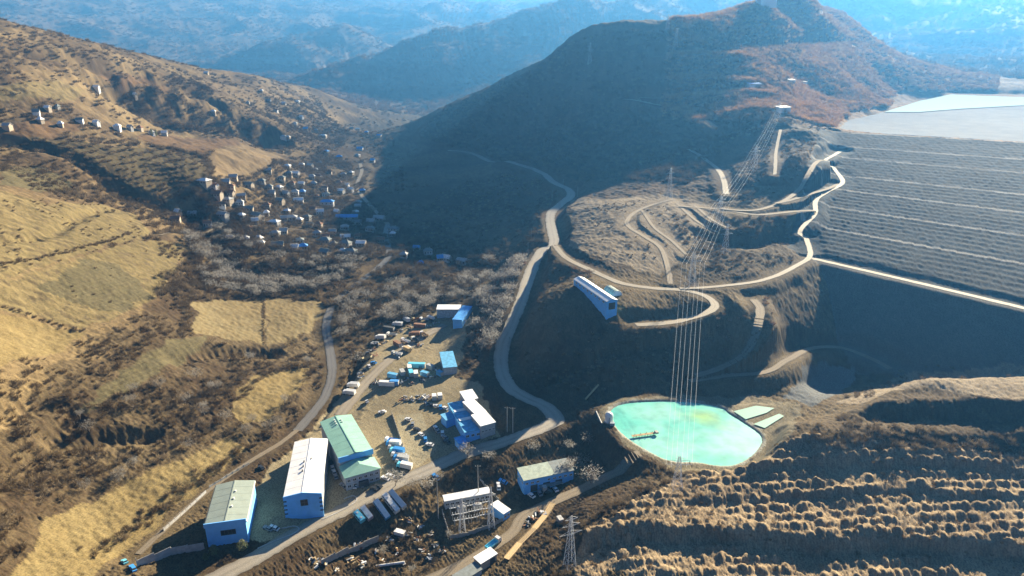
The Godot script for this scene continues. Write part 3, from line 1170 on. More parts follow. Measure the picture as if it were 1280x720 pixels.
# ---------------------------------------------------------------- winter trees and scrub
func bare_tree(sd: int, high: float, wide: float, twigs: int, thick := 0.11) -> Array:      # [trunk with limbs, crown of twigs]
	var g := RandomNumberGenerator.new()
	g.seed = sd
	var st := st_new()
	var tips := []
	var fork := high * g.randf_range(0.22, 0.34)
	var lean := Vector3(g.randf_range(-0.25, 0.25), 0, g.randf_range(-0.25, 0.25))
	bar(st, Vector3(0, -0.5, 0), Vector3(lean.x, fork, lean.z), high * 0.028, high * 0.02, 5)
	var n := 6
	for k in n:
		var t := TAU * k / n + g.randf_range(-0.4, 0.4)
		var out := wide * g.randf_range(0.3, 0.62)
		var a := Vector3(lean.x, fork * g.randf_range(0.8, 1.0), lean.z)
		var b := a + Vector3(cos(t) * out * 0.5, high * g.randf_range(0.2, 0.32), sin(t) * out * 0.5)
		var c := b + Vector3(cos(t) * out * 0.6, high * g.randf_range(0.15, 0.34), sin(t) * out * 0.6)
		bar(st, a, b, high * 0.013, high * 0.008, 4)
		bar(st, b, c, high * 0.008, high * 0.003, 3)
		tips.append_array([b, c, c, (b + c) * 0.5])
		var e := b + Vector3(cos(t + 1.0) * out * 0.55, high * g.randf_range(0.1, 0.26), sin(t + 1.0) * out * 0.55)
		bar(st, b, e, high * 0.006, high * 0.002, 3)
		tips.append_array([e, e])
	var top := Vector3(lean.x, high * 0.78, lean.z)
	bar(st, Vector3(lean.x, fork, lean.z), top, high * 0.014, high * 0.004, 4)
	tips.append_array([top, top, top])
	var cr := st_new()
	for k in twigs:
		var tip: Vector3 = tips[g.randi() % tips.size()]
		var d := Vector3(g.randfn(), g.randfn() + 0.55, g.randfn()).normalized()
		var a := tip + Vector3(g.randfn(), g.randfn() * 0.8, g.randfn()) * wide * 0.13
		a.y = maxf(a.y, high * 0.16)
		var l := high * g.randf_range(0.09, 0.2)
		var x := d.cross(Vector3(g.randfn(), g.randfn(), g.randfn())).normalized() * thick * g.randf_range(0.6, 1.5)
		tri(cr, a - x, a + x, a + d * l)
	return [done(st), done(cr)]


func bush(sd: int, high: float, wide: float, twigs: int, thick := 0.12) -> ArrayMesh:
	var g := RandomNumberGenerator.new()
	g.seed = sd
	var st := st_new()
	for k in twigs:
		var t := g.randf() * TAU
		var s := sqrt(g.randf()) * wide * 0.36
		var a := Vector3(cos(t) * s, g.randf() * high * 0.35, sin(t) * s)
		var d := Vector3(cos(t) * (0.4 + s / wide) + g.randfn() * 0.4, 0.9 + g.randfn() * 0.35, sin(t) * (0.4 + s / wide) + g.randfn() * 0.4).normalized()
		var x := d.cross(Vector3(g.randfn(), g.randfn(), g.randfn())).normalized() * thick * g.randf_range(0.6, 1.6)
		tri(st, a - x, a + x, a + d * high * g.randf_range(0.4, 0.8))
	return done(st)


func leafy(sd: int, high: float, wide: float, n: int, leaf := 0.3) -> ArrayMesh:        # evergreen crown
	var g := RandomNumberGenerator.new()
	g.seed = sd
	var st := st_new()
	for k in n:
		var y := g.randf()
		var s := wide * 0.5 * (0.35 + 0.65 * sin(PI * pow(y, 0.8))) * sqrt(g.randf())
		var t := g.randf() * TAU
		var a := Vector3(cos(t) * s, high * (0.12 + 0.86 * y), sin(t) * s)
		var d := Vector3(g.randfn(), g.randfn() + 0.4, g.randfn()).normalized() * leaf
		var x := d.cross(Vector3(g.randfn(), g.randfn(), g.randfn())).normalized() * leaf * 0.5
		tri(st, a - x, a + x, a + d)
	return done(st)


# zones: outline, trees per 100 m2, bushes per 100 m2, tree height, bush height, tint, (near = where its trees stand)
const ZONES := [
	[[[-30, 462], [60, 442], [110, 424], [200, 384], [238, 374], [243, 420], [200, 424], [98, 512], [-30, 530]], 0.16, 1.9, 4.0, 2.2, 0, "on the brown slope above the meadow"],
	[[[-30, 525], [98, 518], [195, 474], [292, 470], [296, 540], [200, 580], [60, 642], [30, 690], [-30, 720]], 0.36, 2.6, 5.0, 2.4, 0, "on the brown slope above the meadow"],
	[[[200, 305], [240, 300], [262, 340], [250, 370], [198, 378]], 0.7, 1.2, 6.0, 2.6, 0, "in the gully thicket below the village"],
	[[[225, 250], [300, 246], [332, 322], [410, 330], [455, 326], [440, 345], [400, 366], [262, 372], [236, 305]], 1.3, 1.2, 7.5, 2.8, 4, "in the gully thicket below the village"],
	[[[415, 378], [450, 352], [478, 338], [560, 318], [604, 300], [622, 330], [596, 372], [545, 381], [480, 416], [440, 462], [418, 440]], 1.0, 1.2, 6.5, 2.6, 0, "in the thicket behind the vehicle yard"],
	[[[196, 236], [262, 224], [330, 212], [400, 186], [440, 205], [470, 262], [556, 312], [590, 330], [480, 330], [420, 322], [300, 316], [216, 292]], 1.3, 1.6, 5.0, 2.2, 0, "among the village houses"],
	[[[262, 424], [330, 432], [366, 432], [398, 406], [410, 440], [404, 490], [368, 540], [300, 548], [292, 470]], 0.5, 1.5, 5.0, 2.2, 0, "along the valley road"],
	[[[376, 545], [412, 498], [420, 440], [440, 465], [424, 500], [384, 545]], 0.2, 2.0, 4.0, 2.2, 1, "along the valley road"],
	[[[592, 384], [642, 325], [662, 330], [645, 384], [622, 420], [612, 470], [598, 474], [590, 430]], 1.1, 1.0, 8.0, 2.2, 2, "beside the main road bend"],
	[[[655, 450], [662, 400], [692, 330], [724, 352], [756, 396], [860, 412], [880, 430], [830, 478], [720, 492], [668, 478]], 0.10, 1.5, 3.5, 1.7, 1, "on the slope under the warehouse"],
	[[[480, 612], [556, 586], [640, 560], [690, 548], [740, 550], [700, 566], [640, 574], [606, 604], [548, 606], [500, 628]], 0.45, 2.2, 5.0, 2.4, 1, "on the bank below the main road"],
	[[[356, 722], [384, 690], [440, 668], [500, 640], [552, 620], [556, 656], [600, 668], [560, 700], [520, 724]], 0.14, 1.3, 4.0, 1.8, 1, "on the junk ground below the main road"],
	[[[640, 722], [650, 690], [700, 640], [790, 596], [850, 584], [846, 604], [790, 630], [728, 668], [714, 722]], 0.06, 2.0, 3.0, 1.8, 1, "on the bank beside the lower lane"],
	[[[866, 416], [900, 396], [960, 372], [968, 420], [940, 462], [880, 466]], 0.1, 1.5, 4.0, 2.0, 2, "on the slope beside the dam"],
	[[[840, 268], [960, 268], [1010, 285], [990, 330], [930, 345], [872, 352]], 0.0, 1.2, 4.0, 2.2, 0, ""],
	[[[730, 260], [830, 250], [850, 330], [760, 320]], 0.0, 0.45, 3.0, 1.5, 0, ""],
	[[[900, 240], [960, 150], [1000, 140], [1045, 165], [1030, 200], [990, 232], [930, 256]], 0.15, 1.0, 4.0, 2.0, 0, ""],
	[[[-30, 50], [100, 56], [260, 96], [400, 122], [432, 166], [380, 180], [320, 150], [200, 122], [100, 100], [-30, 180]], 0.06, 0.28, 5.0, 2.6, 1, ""],
	[[[165, 112], [262, 134], [334, 160], [300, 176], [230, 164], [150, 128]], 1.6, 1.0, 6.0, 2.5, 4, ""],
	[[[0, 172], [110, 196], [150, 246], [236, 268], [225, 300], [140, 252], [60, 250], [0, 215]], 0.5, 1.0, 5.0, 2.4, 1, ""],
	[[[700, 320], [712, 322], [740, 342], [736, 350], [712, 340]], 0.8, 1.5, 4.0, 2.0, 2, "beside the warehouse"],
	[[[1040, 520], [1100, 530], [1280, 545], [1330, 556], [1330, 572], [1120, 560], [1010, 548]], 0.0, 2.2, 3.0, 2.2, 1, ""],
	[[[1040, 500], [1130, 462], [1290, 448], [1290, 470], [1150, 476], [1080, 500]], 0.05, 1.3, 3.0, 1.8, 0, ""],
	[[[715, 720], [730, 668], [790, 628], [860, 594], [940, 566], [1000, 550], [1120, 555], [1300, 570], [1300, 720]], 0.0, 1.3, 3.0, 1.0, 3, ""],
	[[[0, 250], [130, 255], [190, 294], [150, 310], [0, 352]], 0.03, 0.5, 3.0, 1.6, 1, ""],
	[[[60, 340], [230, 305], [200, 372], [110, 410]], 0.0, 0.12, 3.0, 1.3, 1, ""],
	[[[330, 120], [400, 128], [440, 165], [420, 190], [340, 190]], 0.6, 0.9, 5.0, 2.4, 0, ""],
	[[[195, 92], [262, 112], [270, 128], [210, 112]], 1.0, 0.8, 6.0, 2.5, 4, ""],
	[[[490, 300], [560, 230], [640, 210], [700, 240], [680, 300], [640, 340], [600, 320]], 0.25, 0.9, 5.0, 2.4, 1, ""],
]
# hedges: line, width, bushes per metre, height
const HEDGES := [
	[[[0, 382], [50, 399], [104, 414]], 2.0, 0.9, 1.6], [[[0, 331], [70, 318], [150, 296], [160, 290]], 2.0, 0.7, 1.8], [[[262, 224], [261, 208], [250, 195], [225, 188], [190, 183]], 4.0, 0.7, 4.0],
	[[[0, 590], [60, 570], [100, 540]], 4.0, 0.7, 2.4], [[[330, 372], [329, 430]], 1.0, 0.5, 1.2], [[[240, 373], [320, 371], [404, 374]], 2.0, 0.7, 2.2], [[[300, 500], [330, 470], [390, 455]], 3.0, 0.6, 2.2],
	[[[0, 600], [50, 610], [110, 590], [190, 560], [290, 540]], 6.0, 0.7, 2.2], [[[110, 690], [180, 650], [250, 598], [300, 566], [340, 545]], 5.0, 0.8, 2.4], [[[235, 374], [232, 400], [226, 418]], 2.5, 0.9, 2.5],
	[[[875, 200], [900, 180], [960, 160], [985, 150]], 6.0, 0.5, 3.5], [[[800, 205], [850, 192], [875, 184]], 6.0, 0.35, 3.5], [[[672, 470], [700, 476], [740, 462], [770, 440], [800, 418]], 4.0, 0.8, 2.0],
	[[[1020, 548], [1100, 552], [1190, 556], [1290, 562]], 5.0, 0.6, 2.6], [[[700, 690], [730, 655], [780, 625], [830, 600]], 4.0, 0.8, 2.0],
]
const TINTS := [
	[Color(0.221, 0.174, 0.114), Color(0.166, 0.125, 0.076), Color(0.130, 0.091, 0.050)],
	[Color(0.181, 0.138, 0.084), Color(0.130, 0.094, 0.053), Color(0.232, 0.181, 0.113)],
	[Color(0.239, 0.163, 0.110), Color(0.195, 0.120, 0.075), Color(0.170, 0.126, 0.081)],
	[Color(0.260, 0.188, 0.099), Color(0.196, 0.138, 0.073), Color(0.159, 0.109, 0.060)],
	[Color(0.109, 0.076, 0.043), Color(0.144, 0.098, 0.053), Color(0.084, 0.062, 0.037)],
	[Color(0.424, 0.241, 0.108), Color(0.342, 0.201, 0.104), Color(0.495, 0.320, 0.152)],
	[Color(0.197, 0.130, 0.083), Color(0.150, 0.102, 0.065), Color(0.244, 0.165, 0.108)],
]
var tree_kinds := []
var bush_kinds := []
var tree_spots := []
var bush_spots := []
var keep_clear := []


func free_spot(x: float, z: float, room := 1.0) -> bool:
	if road_near(x, z) < room:
		return false
	var id := region_at(x, z)
	if id in [11, 18, 14, 17, 3, 6, 5]:
		return false
	for c in keep_clear:
		if (x - c.x) * (x - c.x) + (z - c.y) * (z - c.y) < c.z * c.z:
			return false
	return true


func scatter(outline: PackedVector2Array, per100: float, fn: Callable) -> void:
	var lo := outline[0]
	var hi := outline[0]
	for p in outline:
		lo = lo.min(p)
		hi = hi.max(p)
	var n := int((hi.x - lo.x) * (hi.y - lo.y) * per100 / 100.0)
	for k in mini(n, 60000):
		var p := Vector2(rng.randf_range(lo.x, hi.x), rng.randf_range(lo.y, hi.y))
		if Geometry2D.is_point_in_polygon(p, outline):
			fn.call(p)


func tint(kind: int) -> Color:
	var t: Array = TINTS[kind]
	return t[rng.randi() % t.size()] * rng.randf_range(0.8, 1.2)


func plant() -> void:
	for k in 4:
		tree_kinds.append(bare_tree(100 + k, 1.0, [0.75, 0.9, 0.65, 1.05][k], 300, 0.0125))
	for k in 3:
		bush_kinds.append(bush(200 + k, 1.0, [1.3, 1.7, 1.1][k], 80, 0.035))
	mats.twig = mat(1, 1, 1, 0.95)
	mats.twig.vertex_color_use_as_albedo = true
	mats.twig.metallic_specular = 0.1
	mats.twig.backlight_enabled = true
	mats.twig.backlight = Color(0.7, 0.7, 0.7)
	mats.bark = mat(0.16, 0.125, 0.095, 0.95)
	for z in ZONES:
		var o := polygon(z[0])
		scatter(o, z[1] * 3.2, func(p):
			if nc.get_noise_2d(p.x * 3.0, p.y * 3.0) > -0.25 and free_spot(p.x, p.y, 2.0):
				tree_spots.append([p, z[3] * rng.randf_range(0.65, 1.3), z[5], z[6]]))
		scatter(o, z[2] * 4.5, func(p):
			if na.get_noise_2d(p.x * 0.9, p.y * 0.9) > -0.12 and free_spot(p.x, p.y, 0.8):
				bush_spots.append([p, z[4] * rng.randf_range(0.5, 1.3), z[5]]))
	for h in HEDGES:
		var pts := []
		for p in h[0]:
			pts.append(hit(p[0], p[1]))
		var line := spline(pts, 1.0)
		for q in line:
			if rng.randf() < h[2]:
				bush_spots.append([Vector2(q.x + rng.randfn() * h[1] * 0.4, q.z + rng.randfn() * h[1] * 0.4), h[3] * rng.randf_range(0.6, 1.25), 1])
	for z in [[[[110, 178], [180, 186], [248, 196], [260, 212], [256, 226], [200, 238], [160, 246], [140, 222], [96, 196], [20, 184]], 3.4, 14.0]]:
		scatter(polygon(z[0]), z[2], func(p):
			if fposmod(ground(p.x, p.y) + 0.5 * na.get_noise_2d(p.x, p.y), z[1]) < z[1] * 0.38:
				bush_spots.append([p, rng.randf_range(1.6, 2.8), 1]))
	for k in 9000:
		var a := rng.randf_range(-0.66, -0.12)
		var r := exp(rng.randf_range(log(480.0), log(1650.0)))
		var p := Vector2(sin(a) * r, -cos(a) * r)
		if region_at(p.x, p.y) in [15, 0] and nc.get_noise_2d(p.x * 1.2 + 40.0, p.y * 1.2) > 0.0:
			bush_spots.append([p, rng.randf_range(2.0, 5.0), 1 if rng.randf() < 0.6 else 0])
	# forests on the hill and the ranges
	scatter(polygon([[520, 170], [560, 134], [640, 96], [740, 46], [850, 40], [950, 10], [1000, 60], [990, 130], [960, 150], [900, 190], [860, 230], [720, 226], [690, 216], [640, 200], [560, 185]]), 5.0, func(p):
		if road_near(p.x, p.y) > 2.5:
			bush_spots.append([p, rng.randf_range(2.5, 6.0), 4]))
	for k in 26000:
		var a := deg_to_rad(rng.randf_range(12.0, 34.0))
		var r := exp(rng.randf_range(log(800.0), log(1750.0)))
		var p := Vector2(sin(a) * r, -cos(a) * r)
		if ground(p.x, p.y) > 97.0:
			bush_spots.append([p, rng.randf_range(3.0, 6.5), 5])
	for k in 26000:
		var a := rng.randf_range(-0.68, 0.68)
		var r := exp(rng.randf_range(log(1650.0), log(5200.0)))
		bush_spots.append([Vector2(sin(a) * r, -cos(a) * r), rng.randf_range(6.0, 13.0), 6])
	for t in [[714, 596, 9.5, 2, "tall reddish leafless tree at the corner of the blue workshop"], [737, 604, 9.0, 2, "round reddish leafless tree between the workshop and the dark hollow"], [727, 584, 6.0, 2, "small reddish leafless tree above the dark hollow"], [492, 606, 9.0, 0, "pale leafless tree standing at the yard exit above the buses"], [532, 612, 8.0, 0, "pale leafless tree on the verge beside the junk ground"], [588, 572, 7.0, 0, "pale leafless tree by the main road below the kiosk"]]:
		var q := put(t[0], t[1])
		var o := thing("bare_tree", t[4], "tree", q, rng.randf() * TAU)
		o.scale = Vector3.ONE * t[2]
		part("trunk", tree_kinds[t[0] % 4][0], mats.bark, o)
		part("crown", tree_kinds[t[0] % 4][1], crown_mat(t[3], 0), o)
	mats.evergreen = mat(0.06, 0.085, 0.03, 0.9)
	mats.evergreen.backlight_enabled = true
	mats.evergreen.backlight = Color(0.5, 0.5, 0.4)
	for t in [[268, 694, 4.5, "olive-green shrub in front of the grey-roofed hall's corner"], [304, 688, 5.0, "olive-green shrub under the grey-roofed hall's window wall"], [258, 700, 3.0, "low olive-green shrub beside the stone retaining wall"], [190, 170, 8.0, "dark conifer beside the houses on the upper slope"], [196, 171, 7.0, "second dark conifer beside the houses on the upper slope"], [542, 300 + 25, 5.0, "dark evergreen bush by the lowest village houses"]]:
		var q := put(t[0], t[1])
		var o := thing("evergreen_shrub", t[3], "shrub", q)
		part("foliage", leafy(int(t[0]), t[2], t[2] * (0.9 if t[2] < 6.0 else 0.4), 500, 0.4), mats.evergreen, o)
		var st := st_new()
		bar(st, Vector3(0, -0.4, 0), Vector3(0, t[2] * 0.7, 0), 0.14, 0.05, 5)
		part("stem", done(st), mats.bark, o)
	# the trees that show largest stand as things of their own
	tree_spots.sort_custom(func(a, b): return a[1] / a[0].length() > b[1] / b[0].length())
	var singles := 0
	var lots := [[], [], [], []]
	for s in tree_spots:
		var p: Vector2 = s[0]
		var w := rng.randi() % 4
		var y := ground(p.x, p.y)
		var c := tint(s[2]) * 0.74
		var az := atan2(p.x, -p.y)
		if singles < 293 and s[3] != "" and absf(az) < 0.66 and p.length() > 195.0:
			singles += 1
			var tone: String = ["pale grey", "dark brown", "reddish brown", "tan", "dark brown"][s[2]]
			var o := thing("bare_tree", "leafless %s winter tree %s" % [tone, s[3]], "tree", Vector3(p.x, y, p.y), rng.randf() * TAU, "leafless trees " + s[3])
			o.scale = Vector3.ONE * s[1]
			part("trunk", tree_kinds[w][0], mats.bark, o)
			part("crown", tree_kinds[w][1], crown_mat(s[2], rng.randi() % 3), o)
		else:
			lots[w].append([p, y, s[1], c])
	for w in 4:
		mass("tree_trunks_in_thicket", tree_kinds[w][0], mats.bark, lots[w], false)
		mass("tree_crowns_in_thicket", tree_kinds[w][1], mats.twig, lots[w], true)
	var heaps := [[], [], []]
	for s in bush_spots:
		var p: Vector2 = s[0]
		heaps[rng.randi() % 3].append([p, ground(p.x, p.y) - 0.06 * s[1], s[1], tint(s[2])])
	for w in 3:
		mass("scrub", bush_kinds[w], mats.twig, heaps[w], true)
	print("trees ", tree_spots.size(), " bushes ", bush_spots.size())


func crown_mat(kind: int, k: int) -> Material:
	var key := "crown%d_%d" % [kind, k]
	if not mats.has(key):
		var c: Color = TINTS[kind][k]
		mats[key] = mat(c.r * 0.6, c.g * 0.61, c.b * 0.62, 0.95)
		mats[key].metallic_specular = 0.1
		mats[key].backlight_enabled = true
		mats[key].backlight = Color(0.6, 0.6, 0.6)
	return mats[key]


func mass(called: String, mesh: Mesh, m: Material, list: Array, colored: bool) -> void:
	var mm := MultiMesh.new()
	mm.transform_format = MultiMesh.TRANSFORM_3D
	mm.use_colors = colored
	mm.mesh = mesh
	mm.instance_count = list.size()
	for k in list.size():
		var s: Array = list[k]
		var b := Basis(Vector3.UP, rng.randf() * TAU).scaled(Vector3(s[2], s[2] * rng.randf_range(0.85, 1.15), s[2]))
		mm.set_instance_transform(k, Transform3D(b, Vector3(s[0].x, s[1], s[0].y)))
		if colored:
			mm.set_instance_color(k, s[3])
	var o := MultiMeshInstance3D.new()
	o.name = numbered(called)
	o.multimesh = mm
	o.material_override = m
	o.set_meta("kind", "stuff")
	o.set_meta("label", "mass of leafless brown winter scrub over the slopes" if called == "scrub" else "mass of leafless trees standing in the thickets")
	o.set_meta("category", "scrub" if called == "scrub" else "trees")
	add_child(o)


# ---------------------------------------------------------------- buildings
# frame of a building from three eave corners in the photograph (front left, front right, back right) and its height
func frame(a: Array, b: Array, c: Array, high: float) -> Dictionary:
	var y := 0.0
	var p := Vector3()
	var q := Vector3()
	var r := Vector3()
	var mid := hit((a[0] + c[0]) * 0.5, (a[1] + c[1]) * 0.5)
	y = mid.y
	for k in 4:
		p = at_level(a[0], a[1], y + high)
		q = at_level(b[0], b[1], y + high)
		r = at_level(c[0], c[1], y + high)
		mid = (p + r) * 0.5
		y = ground(mid.x, mid.z)
	var x := Vector3(q.x - p.x, 0, q.z - p.z)
	var w := x.length()
	x /= w
	var back := Vector3(x.z, 0, -x.x)
	if back.z > 0.0 and absf(back.z) > 0.3:
		back = -back
	var l := absf(Vector3(r.x - q.x, 0, r.z - q.z).dot(back))
	var o := (p + q) * 0.5 + back * l * 0.5
	var low := 1e9
	for s in [-0.5, 0.5]:
		for t in [-0.5, 0.5]:
			var e: Vector3 = o + x * w * s + back * l * t
			low = minf(low, ground(e.x, e.z))
	keep_clear.append(Vector3(o.x, o.z, maxf(w, l) * 0.55 + 1.0))
	return {"at": Vector3(o.x, y, o.z), "turn": atan2(-x.z, x.x), "w": w, "l": l, "low": low - y - 0.4, "h": high}


func gable_walls(w: float, l: float, lo: float, hi: float, rise: float, along_z := true) -> ArrayMesh:
	var st := st_new()
	var x := w * 0.5
	var z := l * 0.5
	var c := [Vector3(-x, lo, z), Vector3(x, lo, z), Vector3(x, lo, -z), Vector3(-x, lo, -z)]
	var t := []
	for p in c:
		t.append(Vector3(p.x, hi, p.z))
	for k in 4:
		quad(st, c[k], t[k], t[(k + 1) % 4], c[(k + 1) % 4])
	if rise > 0.0:
		if along_z:
			tri(st, t[0], Vector3(0, hi + rise, z), t[1])
			tri(st, t[2], Vector3(0, hi + rise, -z), t[3])
		else:
			tri(st, t[1], Vector3(x, hi + rise, 0), t[2])
			tri(st, t[3], Vector3(-x, hi + rise, 0), t[0])
	return done(st)


func roof_slab(a: Vector3, b: Vector3, c: Vector3, d: Vector3, thick := 0.22) -> ArrayMesh:     # a four-cornered roof face with thickness
	var st := st_new()
	var n := Vector3.UP * thick
	hexa(st, [a, b, c, d, a + n, b + n, c + n, d + n])
	return done(st)


func seams(parent: Node, m: Material, a: Vector3, b: Vector3, c: Vector3, d: Vector3, n: int) -> void:       # raised standing seams from the edge a-b to the edge d-c
	for k in range(1, n):
		var t := float(k) / n
		var st := st_new()
		bar(st, a.lerp(b, t) + Vector3.UP * 0.22, d.lerp(c, t) + Vector3.UP * 0.22, 0.035, 0.035, 4)
		part("standing_seam", done(st), m, parent)


func gable_roof(parent: Node, w: float, l: float, y: float, rise: float, over: float, m: Array, ribs := 0, called := "roof_slope") -> void:
	var x := w * 0.5 + over
	var z := l * 0.5 + over
	var e := y - rise * over / (w * 0.5)
	var sides := [[Vector3(-x, e, z), Vector3(0, y + rise, z), Vector3(0, y + rise, -z), Vector3(-x, e, -z)], [Vector3(0, y + rise, z), Vector3(x, e, z), Vector3(x, e, -z), Vector3(0, y + rise, -z)]]
	for k in 2:
		var s: Array = sides[k]
		var r := part(called, roof_slab(s[0], s[1], s[2], s[3]), m[k % m.size()], parent)
		if ribs > 0:
			seams(r, m[k % m.size()], s[0], s[3], s[2], s[1], ribs)
	var st := st_new()
	box(st, Vector3(0, y + rise + 0.26, 0), Vector3(0.5, 0.12, z * 2.0))
	part("ridge_cap", done(st), m[0], parent)


func hip_roof(w: float, l: float, y: float, rise: float, over: float, back_flush := false) -> ArrayMesh:
	var st := st_new()
	var x := w * 0.5 + over
	var z := l * 0.5 + over
	var zb := -z if not back_flush else -l * 0.5
	var r := minf(x, z) * 0.95
	var p := Vector3(0, y + rise, z - r) if z >= x or back_flush else Vector3(-(x - r), y + rise, 0)
	var q := Vector3(0, y + rise, zb + (0.0 if back_flush else r)) if z >= x or back_flush else Vector3(x - r, y + rise, 0)
	var c := [Vector3(-x, y, z), Vector3(x, y, z), Vector3(x, y, zb), Vector3(-x, y, zb)]
	if z >= x or back_flush:
		tri(st, c[0], p, c[1])
		quad(st, c[1], p, q, c[2])
		tri(st, c[2], q, c[3])
		quad(st, c[3], q, p, c[0])
	else:
		tri(st, c[3], p, c[0])
		quad(st, c[0], p, q, c[1])
		tri(st, c[1], q, c[2])
		quad(st, c[2], q, p, c[3])
	for k in 4:
		var a: Vector3 = c[k]
		var b: Vector3 = c[(k + 1) % 4]
		quad(st, a + Vector3.DOWN * 0.25, a, b, b + Vector3.DOWN * 0.25)
	return done(st)


func window(parent: Node, at: Vector3, w: float, h: float, turn: float, cols := 2, rows := 1, fm: Material = null) -> void:      # a frame standing proud with recessed dark panes
	var o := part("window", frame_mesh(w, h, cols, rows), fm if fm else mats.trim, parent, Transform3D(Basis(Vector3.UP, turn), at))
	for i in cols:
		for j in rows:
			var pw := (w - 0.12) / cols - 0.1
			var phh := (h - 0.12) / rows - 0.1
			part("pane", box_mesh(Vector3((i + 0.5) / cols * w - w * 0.5, (j + 0.5) / rows * h - h * 0.5, -0.01), Vector3(pw, phh, 0.06)), mats.pane, o)


func frame_mesh(w: float, h: float, cols: int, rows: int) -> ArrayMesh:
	var st := st_new()
	for i in cols + 1:
		box(st, Vector3(float(i) / cols * w - w * 0.5, 0, 0.05), Vector3(0.12, h + 0.12, 0.16))
	for j in rows + 1:
		box(st, Vector3(0, float(j) / rows * h - h * 0.5, 0.04), Vector3(w, 0.12, 0.14))
	return done(st)


func vents(parent: Node, spots: Array, m: Material) -> void:
	for s in spots:
		part("roof_vent", box_mesh(s, Vector3(0.5, 0.7, 0.9)), m, parent)


func shed(label: String, a: Array, b: Array, c: Array, high: float, rise: float, wall: Material, roof: Array, called := "shed", extra := {}) -> Node3D:
	var f := frame(a, b, c, high)
	var o := thing(called, label, extra.get("category", "shed"), f.at, f.turn, extra.get("group", ""))
	var w: float = f.w
	var l: float = f.l
	var flat_roof: bool = extra.get("flat", false)
	part("wall", gable_walls(w, l, f.low, high, 0.0 if flat_roof else rise, w <= l * 1.05), wall, o)
	if flat_roof:
		var s := rise
		part("roof", roof_slab(Vector3(-w * 0.5 - 0.3, high, l * 0.5 + 0.3), Vector3(w * 0.5 + 0.3, high, l * 0.5 + 0.3), Vector3(w * 0.5 + 0.3, high + s, -l * 0.5 - 0.3), Vector3(-w * 0.5 - 0.3, high + s, -l * 0.5 - 0.3), 0.3), roof[0], o)
	elif w <= l * 1.05:
		gable_roof(o, w, l, high, rise, 0.4, roof, int(l / 5.0))
	else:
		var pivot := Node3D.new()
		pivot.name = "roof"
		o.add_child(pivot)
		pivot.rotation.y = PI / 2
		gable_roof(pivot, l, w, high, rise, 0.4, roof, int(w / 5.0))
	var n: int = extra.get("windows", 0)
	for k in n:
		window(o, Vector3((k + 0.5) / n * w - w * 0.5, high * 0.55, l * 0.5 + 0.02), minf(1.5, w / n * 0.6), 1.2, 0.0)
	if extra.get("door", false):
		part("door", box_mesh(Vector3(w * 0.22, minf(high * 0.4, 1.6) + f.low * 0.5, l * 0.5 + 0.06), Vector3(minf(2.6, w * 0.3), minf(high * 0.8, 3.2) - f.low, 0.12)), mats.dark_steel, o)
	return o


func make_building_materials() -> void:
	var grime := noise_tex(0.012, 5, 0.8, 1.05, 41)
	var clean := noise_tex(0.008, 3, 0.92, 1.03, 47)
	var sheeting := noise_tex(0.02, 4, 0.85, 1.06, 43)
	mats.blue_wall = mat(0.16, 0.48, 0.95, 0.8, clean, 0.05)
	mats.pale_wall = mat(0.46, 0.46, 0.45, 0.85, grime, 0.08)
	mats.stone_wall = mat(0.42, 0.48, 0.54, 0.9, grime, 0.1)
	mats.grey_roof = mat(0.27, 0.32, 0.28, 0.7, clean, 0.05)
	mats.white_roof = mat(0.84, 0.84, 0.83, 0.6, clean, 0.03)
	mats.green_roof = mat(0.24, 0.46, 0.37, 0.65, clean, 0.04)
	mats.pale_green_roof = mat(0.37, 0.44, 0.36, 0.75, grime, 0.06)
	mats.slate_roof = mat(0.20, 0.23, 0.23, 0.75, grime, 0.08)
	mats.blue_roof = mat(0.12, 0.42, 0.70, 0.55, grime, 0.06)
	mats.bright_blue_roof = mat(0.08, 0.34, 0.80, 0.5, grime, 0.06)
	mats.trim = mat(0.62, 0.62, 0.6, 0.7)
	mats.pane = mat(0.025, 0.03, 0.035, 0.25)
	mats.dark_steel = mat(0.06, 0.065, 0.07, 0.7, grime, 0.2)
	mats.steel = mat(0.42, 0.43, 0.43, 0.6, grime, 0.3)
	mats.galvanised = mat(0.60, 0.61, 0.61, 0.6)
	mats.concrete = mat(0.42, 0.40, 0.36, 0.9, grime, 0.15)
	mats.rust = mat(0.26, 0.13, 0.07, 0.9, grime, 0.2)
	mats.timber = mat(0.52, 0.38, 0.20, 0.9, grime, 0.3)
	mats.white_paint = mat(0.76, 0.76, 0.74, 0.5, sheeting, 0.2)
	mats.cream = mat(0.47, 0.40, 0.31, 0.85, grime, 0.1)
	mats.tyre = mat(0.03, 0.03, 0.03, 0.9)


